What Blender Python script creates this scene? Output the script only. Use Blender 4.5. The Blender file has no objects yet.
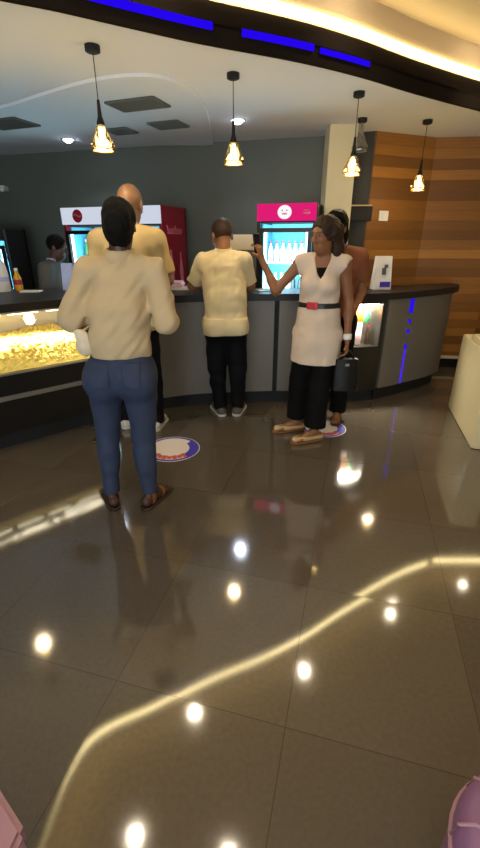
import bpy, bmesh, math, random
import numpy as np
from mathutils import Vector, Matrix
random.seed(7)
rng = np.random.default_rng(7)
S = bpy.context.scene
COL = S.collection
PI = math.pi

# ------------------------------------------------------------------ materials
def lin(c):
    return tuple((v/12.92 if v <= .04045 else ((v+.055)/1.055)**2.4) for v in (x/255 for x in c))

def new_mat(name):
    m = bpy.data.materials.new(name); m.use_nodes = True
    nt = m.node_tree
    return m, nt, nt.nodes['Principled BSDF']

def N(nt, t, **kw):
    n = nt.nodes.new(t)
    for k, v in kw.items():
        if k in n.inputs: n.inputs[k].default_value = v
        else: setattr(n, k, v)
    return n

def mat(name, rgb, rough=.6, metal=0., em=None, es=0., noise=0., nscale=30., bump=0., coat=0., alpha=1., spec=.5, sss=0.):
    m, nt, b = new_mat(name)
    c = lin(rgb)
    b.inputs['Base Color'].default_value = (*c, 1)
    b.inputs['Roughness'].default_value = rough
    b.inputs['Metallic'].default_value = metal
    b.inputs['Specular IOR Level'].default_value = spec
    b.inputs['Coat Weight'].default_value = coat
    b.inputs['Alpha'].default_value = alpha
    if em is not None:
        b.inputs['Emission Color'].default_value = (*em, 1)
        b.inputs['Emission Strength'].default_value = es
    if noise or bump:
        tc = N(nt, 'ShaderNodeTexCoord')
        nz = N(nt, 'ShaderNodeTexNoise', Scale=nscale, Detail=4.)
        nt.links.new(tc.outputs['Object'], nz.inputs['Vector'])
        if noise:
            mr = N(nt, 'ShaderNodeMapRange')
            mr.inputs['To Min'].default_value = 1-noise; mr.inputs['To Max'].default_value = 1+noise
            nt.links.new(nz.outputs['Fac'], mr.inputs['Value'])
            mx = N(nt, 'ShaderNodeVectorMath', operation='SCALE')
            mx.inputs[0].default_value = c
            nt.links.new(mr.outputs['Result'], mx.inputs['Scale'])
            nt.links.new(mx.outputs['Vector'], b.inputs['Base Color'])
        if bump:
            bp = N(nt, 'ShaderNodeBump', Strength=bump, Distance=.01)
            nt.links.new(nz.outputs['Fac'], bp.inputs['Height'])
            nt.links.new(bp.outputs['Normal'], b.inputs['Normal'])
    return m

def glow(name, rgb, strength):
    m = bpy.data.materials.new(name); m.use_nodes = True
    nt = m.node_tree; nt.nodes.clear()
    e = N(nt, 'ShaderNodeEmission', Strength=strength); e.inputs['Color'].default_value = (*rgb, 1)
    o = N(nt, 'ShaderNodeOutputMaterial'); nt.links.new(e.outputs[0], o.inputs[0])
    return m

def pane(name, tint=(1, 1, 1), refl=.1, rough=.02):
    m = bpy.data.materials.new(name); m.use_nodes = True
    nt = m.node_tree; nt.nodes.clear()
    t = N(nt, 'ShaderNodeBsdfTransparent'); t.inputs['Color'].default_value = (*tint, 1)
    g = N(nt, 'ShaderNodeBsdfGlossy', Roughness=rough)
    x = N(nt, 'ShaderNodeMixShader', Fac=refl)
    o = N(nt, 'ShaderNodeOutputMaterial')
    nt.links.new(t.outputs[0], x.inputs[1]); nt.links.new(g.outputs[0], x.inputs[2]); nt.links.new(x.outputs[0], o.inputs[0])
    return m

def floor_mat():
    m, nt, b = new_mat('polished granite tile')
    L = nt.links.new
    geo = N(nt, 'ShaderNodeNewGeometry')
    rot = N(nt, 'ShaderNodeVectorRotate'); rot.rotation_type = 'Z_AXIS'
    rot.inputs['Angle'].default_value = math.radians(15)
    L(geo.outputs['Position'], rot.inputs['Vector'])
    # grid lines: e1 seams at .893+.65k (v axis), e2 seams at -.71+.62k (u axis)
    off = N(nt, 'ShaderNodeVectorMath', operation='SUBTRACT'); off.inputs[1].default_value = (-.712, .893, 0)
    L(rot.outputs[0], off.inputs[0])
    dv = N(nt, 'ShaderNodeVectorMath', operation='DIVIDE'); dv.inputs[1].default_value = (.63, .65, 1)
    L(off.outputs[0], dv.inputs[0])
    fl = N(nt, 'ShaderNodeVectorMath', operation='FLOOR'); L(dv.outputs[0], fl.inputs[0])
    fr = N(nt, 'ShaderNodeVectorMath', operation='FRACTION'); L(dv.outputs[0], fr.inputs[0])
    wn = N(nt, 'ShaderNodeTexWhiteNoise'); wn.noise_dimensions = '2D'; L(fl.outputs[0], wn.inputs['Vector'])
    # every tile is laid a hair out of level
    sb = N(nt, 'ShaderNodeVectorMath', operation='SUBTRACT'); sb.inputs[1].default_value = (.5, .5, .5); L(wn.outputs['Color'], sb.inputs[0])
    sc = N(nt, 'ShaderNodeVectorMath', operation='MULTIPLY'); sc.inputs[1].default_value = (.014, .014, 0); L(sb.outputs[0], sc.inputs[0])
    ad = N(nt, 'ShaderNodeVectorMath', operation='ADD'); L(sc.outputs[0], ad.inputs[0]); L(geo.outputs['Normal'], ad.inputs[1])
    nm = N(nt, 'ShaderNodeVectorMath', operation='NORMALIZE'); L(ad.outputs[0], nm.inputs[0])
    L(nm.outputs[0], b.inputs['Normal'])
    # seams
    sx = N(nt, 'ShaderNodeSeparateXYZ'); L(fr.outputs[0], sx.inputs[0])
    def edge(o):
        a = N(nt, 'ShaderNodeMath', operation='SUBTRACT'); a.inputs[1].default_value = .5; L(o, a.inputs[0])
        c = N(nt, 'ShaderNodeMath', operation='ABSOLUTE'); L(a.outputs[0], c.inputs[0])
        d = N(nt, 'ShaderNodeMath', operation='GREATER_THAN'); d.inputs[1].default_value = .4975; L(c.outputs[0], d.inputs[0])
        return d.outputs[0]
    mxm = N(nt, 'ShaderNodeMath', operation='MAXIMUM'); L(edge(sx.outputs[0]), mxm.inputs[0]); L(edge(sx.outputs[1]), mxm.inputs[1])
    nz = N(nt, 'ShaderNodeTexNoise', Scale=60., Detail=3.); L(geo.outputs['Position'], nz.inputs['Vector'])
    nz2 = N(nt, 'ShaderNodeTexNoise', Scale=1.6, Detail=3.); L(geo.outputs['Position'], nz2.inputs['Vector'])
    cr = N(nt, 'ShaderNodeValToRGB')
    cr.color_ramp.elements[0].position = .3; cr.color_ramp.elements[0].color = (*lin((86, 78, 68)), 1)
    cr.color_ramp.elements[1].position = .75; cr.color_ramp.elements[1].color = (*lin((93, 85, 74)), 1)
    L(nz.outputs['Fac'], cr.inputs['Fac'])
    tv = N(nt, 'ShaderNodeMapRange'); tv.inputs['To Min'].default_value = .9; tv.inputs['To Max'].default_value = 1.1
    L(wn.outputs['Value'], tv.inputs['Value'])
    vm = N(nt, 'ShaderNodeVectorMath', operation='SCALE'); L(cr.outputs['Color'], vm.inputs[0]); L(tv.outputs['Result'], vm.inputs['Scale'])
    mix = N(nt, 'ShaderNodeMix', data_type='RGBA'); L(mxm.outputs[0], mix.inputs['Factor'])
    L(vm.outputs[0], mix.inputs['A']); mix.inputs['B'].default_value = (*lin((72, 64, 54)), 1)
    L(mix.outputs['Result'], b.inputs['Base Color'])
    rr = N(nt, 'ShaderNodeMapRange'); rr.inputs['To Min'].default_value = .05; rr.inputs['To Max'].default_value = .10
    L(nz2.outputs['Fac'], rr.inputs['Value']); L(rr.outputs['Result'], b.inputs['Roughness'])
    b.inputs['Specular IOR Level'].default_value = 1.
    b.inputs['IOR'].default_value = 1.55
    return m

def wood_mat():
    m, nt, b = new_mat('stacked wood planks')
    L = nt.links.new
    tc = N(nt, 'ShaderNodeTexCoord'); sx = N(nt, 'ShaderNodeSeparateXYZ'); L(tc.outputs['Object'], sx.inputs[0])
    cb = N(nt, 'ShaderNodeCombineXYZ'); L(sx.outputs['X'], cb.inputs['X']); L(sx.outputs['Z'], cb.inputs['Y'])
    br = N(nt, 'ShaderNodeTexBrick', Scale=1.)
    br.offset = .37; br.inputs['Brick Width'].default_value = 1.3; br.inputs['Row Height'].default_value = .10
    br.inputs['Mortar Size'].default_value = .0015
    br.inputs['Color1'].default_value = (0, 0, 0, 1); br.inputs['Color2'].default_value = (1, 1, 1, 1); br.inputs['Mortar'].default_value = (0, 0, 0, 1)
    L(cb.outputs[0], br.inputs['Vector'])
    cr = N(nt, 'ShaderNodeValToRGB')
    cr.color_ramp.elements[0].position = 0; cr.color_ramp.elements[0].color = (*lin((112, 72, 27)), 1)
    cr.color_ramp.elements[1].position = 1; cr.color_ramp.elements[1].color = (*lin((172, 118, 50)), 1)
    e = cr.color_ramp.elements.new(.5); e.color = (*lin((146, 96, 37)), 1)
    L(br.outputs['Color'], cr.inputs['Fac'])
    mp = N(nt, 'ShaderNodeMapping'); mp.inputs['Scale'].default_value = (1.5, 30, 1); L(cb.outputs[0], mp.inputs['Vector'])
    nz = N(nt, 'ShaderNodeTexNoise', Scale=2.5, Detail=5.); L(mp.outputs[0], nz.inputs['Vector'])
    mr = N(nt, 'ShaderNodeMapRange'); mr.inputs['To Min'].default_value = .72; mr.inputs['To Max'].default_value = 1.25; L(nz.outputs['Fac'], mr.inputs['Value'])
    vm = N(nt, 'ShaderNodeVectorMath', operation='SCALE'); L(cr.outputs['Color'], vm.inputs[0]); L(mr.outputs['Result'], vm.inputs['Scale'])
    L(vm.outputs[0], b.inputs['Base Color'])
    bp = N(nt, 'ShaderNodeBump', Strength=.6, Distance=.02); L(br.outputs['Color'], bp.inputs['Height']); L(bp.outputs['Normal'], b.inputs['Normal'])
    b.inputs['Roughness'].default_value = .5
    return m

M = dict(
    floor=floor_mat(), wood=wood_mat(),
    wall=mat('dark green grey paint', (92, 97, 88), .55, noise=.12, nscale=3),
    wall_dark=mat('charcoal paint', (52, 52, 46), .6, noise=.1, nscale=3),
    ceil=mat('pale blue grey ceiling paint', (222, 226, 232), .8),
    ceil_gold=mat('warm cream ceiling paint', (196, 174, 140), .8),
    fascia=mat('dark bronze paint', (34, 28, 23), .95, spec=0.),
    cream_wall=mat('cream paint', (214, 204, 168), .6),
    black=mat('black laminate', (16, 14, 12), .35),
    blackm=mat('matt black', (14, 13, 12), .7),
    panel=mat('brushed grey laminate', (114, 108, 98), .45, metal=.2, noise=.06, nscale=60),
    stone=mat('dark brown counter top', (30, 24, 20), .42, noise=.2, nscale=80, spec=.3),
    steel=mat('brushed steel', (170, 165, 158), .35, metal=.85),
    strip=glow('warm cove light', (1., .80, .38), 19.),
    blue=glow('blue led', (.022, .002, 1.), .85),
    blue2=glow('blue led strip', (.03, .005, 1.), .85),
    bulb=glow('warm bulb', (1., .84, .55), 34.),
    spot_warm=glow('warm downlight', (1., .86, .60), 60.),
    spot_cool=glow('cool downlight', (.72, .82, 1.), 40.),
    tube=glow('popcorn case tube', (1., .86, .58), 7.),
    cyan=glow('fridge tube', (.62, .92, 1.), 6.),
    amber=pane('amber glass', (1., .78, .36), .22, .08),
    smoke=pane('clear glass', (.75, .74, .72), .3, .05),
    glass=pane('display glass', (.97, .98, .97), .06),
    fglass=pane('fridge door glass', (.9, .98, 1.), .05),
    white=mat('white plastic', (226, 226, 224), .4),
    paper=mat('white paper', (232, 228, 220), .8),
    whitebox=mat('cream plastic', (216, 205, 180), .5),
    red=mat('cola red', (170, 22, 38), .4),
    dkred=mat('deep red side', (128, 16, 34), .4),
    pinkmark=mat('pale pink print', (196, 104, 118), .5),
    yellow=mat('mustard yellow', (226, 168, 24), .4),
    purple=mat('purple print', (70, 50, 170), .5),
    blueprint=mat('violet blue print', (74, 62, 190), .5),
    lilac=mat('lilac leatherette', (136, 98, 146), .45, bump=.15, nscale=40),
    pinkcloth=mat('pink lilac leatherette', (170, 130, 150), .5, bump=.1, nscale=40),
    creamleather=mat('cream leather', (218, 204, 160), .45, bump=.08, nscale=50),
    popcorn=mat('popcorn', (252, 222, 118), .8, noise=.2, nscale=60, bump=.4),
    sign_white=glow('white lit header', (.80, .86, 1.), .75),
    sign_pink=glow('magenta lit header', (.86, .015, .20), .85),
    sign_logo=glow('lit white logo', (1., .93, .96), 1.),
    sign_red=mat('logo red', (150, 16, 34), .5),
    fridge_in=mat('pale blue liner', (110, 196, 226), .5),
    skin_dark=mat('dark brown skin', (74, 46, 32), .5),
    skin_brown=mat('brown skin', (136, 88, 56), .5),
    skin_tan=mat('warm brown skin', (130, 96, 70), .45),
    hair=mat('black hair', (11, 9, 8), .75, bump=.6, nscale=110, spec=.15),
    hair_brown=mat('brown hair with lighter streaks', (50, 33, 22), .6, noise=.7, nscale=40, bump=.5, spec=.25),
    blouse=mat('cream blouse cotton', (192, 168, 130), .85, bump=.06, nscale=220),
    pouch=mat('cream bag cotton', (220, 204, 176), .85), polo=mat('beige shirt cotton', (200, 174, 120), .85),
    shirt=mat('off white shirt cotton', (216, 198, 154), .85),
    tunic=mat('white tunic crepe', (208, 188, 168), .85),
    jeans=mat('dark blue denim', (42, 52, 76), .8, noise=.18, nscale=14, bump=.08),
    navy=mat('black navy trousers', (15, 15, 19), .8, spec=.15),
    blacktr=mat('black trousers', (9, 8, 8), .8, spec=.15),
    grey_uni=mat('grey uniform', (88, 86, 80), .8),
    rust=mat('rust brown top', (120, 66, 34), .8),
    paleblue=mat('pale blue paper', (176, 186, 226), .7),
    leather_brown=mat('tan sandal leather', (128, 82, 46), .5),
    leather_dark=mat('dark brown leather', (48, 28, 20), .5),
    beige=mat('beige shoe leather', (196, 168, 120), .5),
    sneaker=mat('pale sneaker', (200, 196, 184), .6),
    sneaker_dark=mat('grey sneaker upper', (86, 78, 70), .7),
    eye=mat('eye white', (120, 108, 98), .3), iris=mat('dark brown iris', (26, 16, 10), .2), blackbag=mat('black bag leather', (12, 11, 10), .55, spec=.3),
    buckle=mat('red buckle', (190, 44, 56), .35),
    belt=mat('black belt', (20, 18, 17), .4),
    vent=mat('dark vent metal', (88, 93, 91), .5),
    sticker=mat('white floor sticker', (236, 226, 220), .45),
    sticker_red=mat('red sticker print', (206, 92, 84), .5),
    green=mat('green drink', (40, 120, 70), .3),
    cola=mat('dark cola', (40, 18, 14), .2),
    orange=mat('orange drink', (226, 120, 40), .3),
    water=mat('pale water bottle', (190, 225, 235), .2),
    pinkpack=mat('pink white carton', (236, 200, 208), .5),
)

# ------------------------------------------------------------------ helpers
def tag(o, label=None, cat=None, group=None, kind=None):
    if label: o['label'] = label
    if cat: o['category'] = cat
    if group: o['group'] = group
    if kind: o['kind'] = kind
    return o

def thing(name, label, cat, loc=(0, 0, 0), group=None, rotz=0.):
    o = bpy.data.objects.new(name, None); COL.objects.link(o)
    o.empty_display_size = .1
    o.location = loc; o.rotation_euler = (0, 0, rotz)
    return tag(o, label, cat, group)

def root_loc(p):
    v = Vector((0, 0, 0))
    while p is not None:
        v = v + Vector(p.location); p = p.parent
    return v

def link_mesh(name, me, parent=None, kind=None):
    o = bpy.data.objects.new(name, me); COL.objects.link(o)
    if parent is not None: o.parent = parent
    if kind: o['kind'] = kind
    return o

class MB:
    """collects shapes; build() links them as one mesh object"""
    def __init__(s): s.bm = bmesh.new()
    def box(s, c, d, rz=0., bev=0., rx=0.):
        m = Matrix.Translation(c) @ Matrix.Rotation(rz, 4, 'Z') @ Matrix.Rotation(rx, 4, 'X') @ Matrix.Diagonal((d[0], d[1], d[2], 1))
        t = bmesh.new(); bmesh.ops.create_cube(t, size=1.); bmesh.ops.transform(t, matrix=m, verts=t.verts)
        if bev: bmesh.ops.bevel(t, geom=t.edges[:], offset=bev, segments=2, affect='EDGES', profile=.6)
        s._merge(t); return s
    def _merge(s, t):
        mp = {v: s.bm.verts.new(v.co) for v in t.verts}
        for f in t.faces:
            try: s.bm.faces.new([mp[v] for v in f.verts])
            except ValueError: pass
        t.free()
    def lathe(s, prof, n=24, c=(0, 0, 0), tilt=None):
        rings = []
        c = Vector(c)
        for r, z in prof:
            if r < 1e-6: rings.append([s.bm.verts.new(c + Vector((0, 0, z)))])
            else: rings.append([s.bm.verts.new(c + Vector((r*math.cos(2*PI*i/n), r*math.sin(2*PI*i/n), z))) for i in range(n)])
        for a, b in zip(rings, rings[1:]):
            for i in range(n):
                j = (i+1) % n
                q = [a[i % len(a)], a[j % len(a)], b[j % len(b)], b[i % len(b)]]
                q2 = []
                for v in q:
                    if v not in q2: q2.append(v)
                if len(q2) > 2: s.bm.faces.new(q2)
        return s
    def tube(s, pts, r, n=8, r2=None):
        pts = [Vector(p) for p in pts]; rings = []
        for i, p in enumerate(pts):
            d = (pts[min(i+1, len(pts)-1)] - pts[max(i-1, 0)]).normalized()
            a = d.orthogonal().normalized() if abs(d.z) > .95 else d.cross(Vector((0, 0, 1))).normalized()
            b = d.cross(a)
            rr = r if r2 is None else r + (r2-r)*i/(len(pts)-1)
            rings.append([s.bm.verts.new(p + (a*math.cos(2*PI*k/n) + b*math.sin(2*PI*k/n))*rr) for k in range(n)])
        for A, B in zip(rings, rings[1:]):
            for k in range(n): s.bm.faces.new([A[k], A[(k+1) % n], B[(k+1) % n], B[k]])
        s.bm.faces.new(rings[0][::-1]); s.bm.faces.new(rings[-1]); return s
    def prism(s, poly, z0, z1):
        a = [s.bm.verts.new((x, y, z0)) for x, y in poly]; b = [s.bm.verts.new((x, y, z1)) for x, y in poly]
        n = len(poly)
        for i in range(n): s.bm.faces.new([a[i], a[(i+1) % n], b[(i+1) % n], b[i]])
        s.bm.faces.new(a[::-1]); s.bm.faces.new(b); return s
    def ribbon(s, A, B, z0, z1):
        """solid between plan curves A and B, z0..z1"""
        n = len(A); V = lambda p, z: s.bm.verts.new((p[0], p[1], z))
        a0 = [V(p, z0) for p in A]; a1 = [V(p, z1) for p in A]; b0 = [V(p, z0) for p in B]; b1 = [V(p, z1) for p in B]
        for i in range(n-1):
            for q in ([a0[i], a0[i+1], a1[i+1], a1[i]], [b0[i+1], b0[i], b1[i], b1[i+1]], [a1[i], a1[i+1], b1[i+1], b1[i]], [a0[i+1], a0[i], b0[i], b0[i+1]]):
                s.bm.faces.new(q)
        s.bm.faces.new([a0[0], a1[0], b1[0], b0[0]]); s.bm.faces.new([a0[-1], b0[-1], b1[-1], a1[-1]]); return s
    def wallstrip(s, A, z0, z1):
        a = [s.bm.verts.new((p[0], p[1], z0)) for p in A]; b = [s.bm.verts.new((p[0], p[1], z1)) for p in A]
        for i in range(len(A)-1): s.bm.faces.new([a[i], a[i+1], b[i+1], b[i]])
        return s
    def sphere(s, c, r, sc=(1, 1, 1), u=16, v=10):
        t = bmesh.new(); bmesh.ops.create_uvsphere(t, u_segments=u, v_segments=v, radius=r)
        bmesh.ops.transform(t, matrix=Matrix.Translation(c) @ Matrix.Diagonal((*sc, 1)), verts=t.verts); s._merge(t); return s
    def face(s, pts): s.bm.faces.new([s.bm.verts.new(p) for p in pts]); return s
    def build(s, name, m, parent=None, local=False, smooth=None, kind=None, at=None):
        bm = s.bm
        bmesh.ops.recalc_face_normals(bm, faces=bm.faces[:])
        if parent is not None and not local: bmesh.ops.translate(bm, vec=-root_loc(parent), verts=bm.verts)
        if at is not None: bmesh.ops.translate(bm, vec=-Vector(at), verts=bm.verts)
        me = bpy.data.meshes.new(name); bm.to_mesh(me); bm.free()
        me.materials.append(m)
        if smooth:
            me.polygons.foreach_set('use_smooth', [True]*len(me.polygons))
            me.set_sharp_from_angle(angle=math.radians(smooth))
        o = link_mesh(name, me, parent, kind)
        if at is not None: o.location = at
        return o

def cat_rom(P, n=10):
    P = [np.array(p, float) for p in P]; out = []
    Q = [2*P[0]-P[1]] + P + [2*P[-1]-P[-2]]
    for i in range(1, len(Q)-2):
        p0, p1, p2, p3 = Q[i-1:i+3]
        for k in range(n):
            t = k/n
            out.append(.5*((2*p1)+(-p0+p2)*t+(2*p0-5*p1+4*p2-p3)*t*t+(-p0+3*p1-3*p2+p3)*t**3))
    out.append(P[-1]); return [tuple(map(float, p)) for p in out]

def offset(C, d):
    """plan curve shifted to its left by d"""
    C = np.array(C, float); T = np.gradient(C, axis=0); T /= np.linalg.norm(T, axis=1)[:, None]
    return [tuple(map(float, p)) for p in C + d*np.stack([-T[:, 1], T[:, 0]], 1)]

def between(C, x0, x1): return [p for p in C if x0 <= p[0] <= x1]

# ------------------------------------------------------------------ camera
H = 1.5
cam = bpy.data.cameras.new('camera'); co = bpy.data.objects.new('camera', cam); COL.objects.link(co)
cam.sensor_fit = 'VERTICAL'; cam.sensor_height = 24.; cam.lens = 24*420/848
cam.clip_start = .02
co.location = (0, 0, H); co.rotation_euler = (PI/2 - math.atan(184/420), 0, 0)
S.camera = co
S.view_settings.view_transform = 'Standard'; S.view_settings.look = 'None'; S.view_settings.gamma = 1; S.view_settings.use_curve_mapping = False
S.view_settings.exposure = 0.0
w = bpy.data.worlds.new('world'); S.world = w; w.use_nodes = True
w.node_tree.nodes['Background'].inputs['Color'].default_value = (.5, .5, .55, 1); w.node_tree.nodes['Background'].inputs['Strength'].default_value = .15

def lamp(kind, loc, power, color, size=.05, rot=(0, 0, 0), spot=120, blend=.6, sy=None):
    l = bpy.data.lights.new('lamp_light', kind); l.energy = power; l.color = color
    if kind == 'AREA':
        l.shape = 'RECTANGLE' if sy else 'DISK'; l.size = size
        if sy: l.size_y = sy
    else: l.shadow_soft_size = size
    if kind == 'SPOT': l.spot_size = math.radians(spot); l.spot_blend = blend
    o = bpy.data.objects.new('lamp_light', l); COL.objects.link(o); o.location = loc; o.rotation_euler = rot
    return o

# ------------------------------------------------------------------ room shell
ZC, ZR = 2.5, 2.92
MB().box((0, 1.3, -.05), (11, 11.4, .1)).build('floor', M['floor'], kind='structure')
# curve of the dropped ceiling's edge, from behind the camera on the left round to the right wall
F = cat_rom([(-1.50, -3.9), (-1.50, -1.5), (-1.49, .4), (-1.46, 1.45), (-1.41, 2.08), (-1.27, 2.37), (-.85, 2.59), (-.55, 2.76), (-.2, 2.95), (.35, 3.20), (.8, 3.46), (1.36, 3.85), (2.15, 4.34), (2.72, 4.60), (2.95, 4.64), (4.7, 4.64)], 10)
FO = offset(F, .07)
outer = []
for i, p in enumerate(F):
    # far side of the dropped ceiling: the left wall, then the walls at the back
    t = i/(len(F)-1)
    if p[0] < -1.2 and p[1] < 2.2: outer.append((-5.2, p[1]))
    else:
        outer.append(None)
idx = [i for i, o in enumerate(outer) if o is None]
i0, i1 = idx[0], idx[-1]
perim = [(-5.2, outer[i0-1][1]), (-5.2, 6.7), (5.2, 6.7), (5.2, 4.65)]
d = [0]
for a, b in zip(perim, perim[1:]): d.append(d[-1] + math.dist(a, b))
def at_perim(s):
    for k in range(len(perim)-1):
        if s <= d[k+1] + 1e-9:
            u = (s-d[k])/(d[k+1]-d[k]); return (perim[k][0]+u*(perim[k+1][0]-perim[k][0]), perim[k][1]+u*(perim[k+1][1]-perim[k][1]))
    return perim[-1]
for i in idx: outer[i] = at_perim(d[-1]*(i-i0)/(i1-i0))
MB().ribbon(offset(F, .016), outer, ZC, ZC+.06).build('ceiling', M['ceil'], kind='structure')
MB().box((0, 1.2, ZR+.05), (10.8, 11, .1)).build('ceiling', M['ceil_gold'], kind='structure')
# shallow dropped panel over the counter with a curved edge
arc = cat_rom([(-3.6, 4.7), (-2.6, 4.45), (-1.96, 4.16), (-1.49, 3.84), (-1.1, 3.58), (-.78, 3.44), (-.52, 3.46), (-.36, 3.70), (-.28, 4.2), (-.3, 5.6)], 8)
MB().prism(arc + [(-3.6, 5.6)], ZC-.022, ZC-.001).build('trim_1', M['ceil'], kind='structure')
# fascia: lip, ledge and back of the light cove
MB().ribbon(F, offset(F, .02), ZC-.012, ZC+.09).ribbon(F, FO, ZC+.07, ZC+.085).build('trim_2', M['fascia'], kind='structure', smooth=50)
MB().ribbon(FO, offset(F, .10), ZC+.06, ZC+.205).build('trim_3', M['fascia'], kind='structure')
MB().ribbon(FO, offset(F, .10), ZC+.205, ZR).build('trim_5', M['ceil_gold'], kind='structure')
def strip_light(name, C, z0, z1, m, label, cat, off=.0):
    A = offset(C, -off); B = offset(C, -off+.012)
    o = MB().ribbon(A, B, z0, z1).build(name, m)
    tag(o, label, cat); return o
strip_light('cove_light', offset(F, .057), ZC+.215, ZC+.262, M['strip'], 'long warm yellow light strip running round the recessed ceiling cove', 'light strip')
Fb = [p for p in F if p[1] > 0]
strip_light('blue_led_strip', [p for p in F if -.80 < p[0] < -.13 and p[1] > 2], ZC+.052, ZC+.084, M['blue'], 'blue LED line on the dark ceiling edge, above the two pendants at the left', 'light strip', .012)
strip_light('blue_led_strip', [p for p in F if .0 < p[0] < .45 and p[1] > 2], ZC+.050, ZC+.082, M['blue'], 'longer blue LED line in the middle of the dark curved ceiling edge', 'light strip', .012)
strip_light('blue_led_strip', [p for p in F if .47 < p[0] < .86 and p[1] > 2], ZC+.048, ZC+.074, M['blue'], 'short blue LED line right of the middle of the dark curved ceiling edge', 'light strip', .012)

def wall(name, p, q, z1, m, thick=.1):
    """upright slab whose seen face runs from p to q; local x along the wall"""
    p, q = Vector((*p, 0)), Vector((*q, 0)); L = (q-p).length
    o = MB().box((L/2, thick/2, z1/2), (L, thick, z1)).build(name, m, local=True, kind='structure')
    o.location = p; o.rotation_euler = (0, 0, math.atan2((q-p).y, (q-p).x)); return o
wall('wall_back', (-3.75, 6.525), (1.30, 5.12), ZC, M['wall'])
wall('wall_left', (-3.7, -4.2), (-3.7, 6.5), ZC, M['wall_dark'])
wall('wall_back', (1.10, 5.12), (1.37, 5.02), ZC, M['wall_dark'])
wall('wall_right', (1.36, 5.02), (2.10, 5.32), ZC, M['wood'])
wall('wall_right', (2.10, 5.32), (4.75, 5.02), ZR, M['wood'])
wall('wall_side', (4.7, 5.2), (4.7, -4.2), ZR, M['cream_wall'])
wall('wall_rear', (4.7, -4.1), (-3.7, -4.1), ZR, M['cream_wall'])
# skirting under the wood wall
a = Vector((2.10, 5.32, 0)); b = Vector((4.7, 5.026, 0)); u = (b-a).normalized(); nrm = Vector((u.y, -u.x, 0))
mb = MB(); mb.ribbon([(a.x, a.y), (b.x, b.y)], [tuple((a+nrm*.03)[:2]), tuple((b+nrm*.03)[:2])], 0, .12).build('baseboard_right', M['black'], kind='structure')
mb = MB(); mb.ribbon([(a.x, a.y), (b.x, b.y)], [tuple((a+nrm*.035)[:2]), tuple((b+nrm*.035)[:2])], .12, .15).build('trim_4', M['cream_wall'], kind='structure')
# square column
MB().box((.985, 4.88, ZC/2), (.27, .27, ZC), bev=.008).build('wall_pillar', M['cream_wall'], kind='structure')

# ------------------------------------------------------------------ ceiling fixtures
def downlight(x, y, z, cool, label, power, spread=130):
    t = thing('downlight', label, 'ceiling light', (x, y, z))
    MB().lathe([(.047, -.004), (.066, -.006), (.068, 0), (.047, 0)], 24).build('trim_ring', M['white'], t, local=True, smooth=40)
    MB().lathe([(0, -.034), (.025, -.029), (.042, -.015), (.046, -.001), (0, -.001)], 20).build('lamp_disc', M['spot_cool'] if cool else M['spot_warm'], t, local=True)
    lamp('SPOT', (x, y, z-.02), power, (.78, .86, 1.) if cool else (1., .84, .62), .04, spot=spread)
    return t
downlight(-1.82, 5.28, ZC-.023, True, 'bluish white downlight in the grey ceiling left of the leftmost pendant', 60)
downlight(-.02, 4.61, ZC, True, 'bluish white downlight in the grey ceiling behind the middle pendant', 70)
for x, y, lb in [(.76, 3.22, 'warm downlight in the gold ceiling at the top edge of the photo'),
                 (-.45, 2.70, 'warm downlight mirrored in the floor by the left seam of the yellow line'),
                 (1.99, 4.02, 'warm downlight mirrored in the floor under the right bend of the yellow line'),
                 (3.10, 4.42, 'warm downlight mirrored at the right edge of the floor'),
                 (-.83, 1.74, 'warm downlight mirrored at the bottom edge of the floor'),
                 (-.08, 1.62, 'warm downlight mirrored at the bottom edge of the floor, right of its neighbour')]:
    downlight(x, y, ZR, False, lb, 44 if x > 1.5 else 24, 100 if x > 1.5 else 130)
for x, y in [(-.9, .2), (.9, .3), (2.4, 1.6), (0, -1.6), (2.6, -.8)]:
    lamp('SPOT', (x, y, ZR-.03), 22, (1., .84, .62), .05, spot=140)  # extra spots with no fixture, added out of view as warm fill

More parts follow.
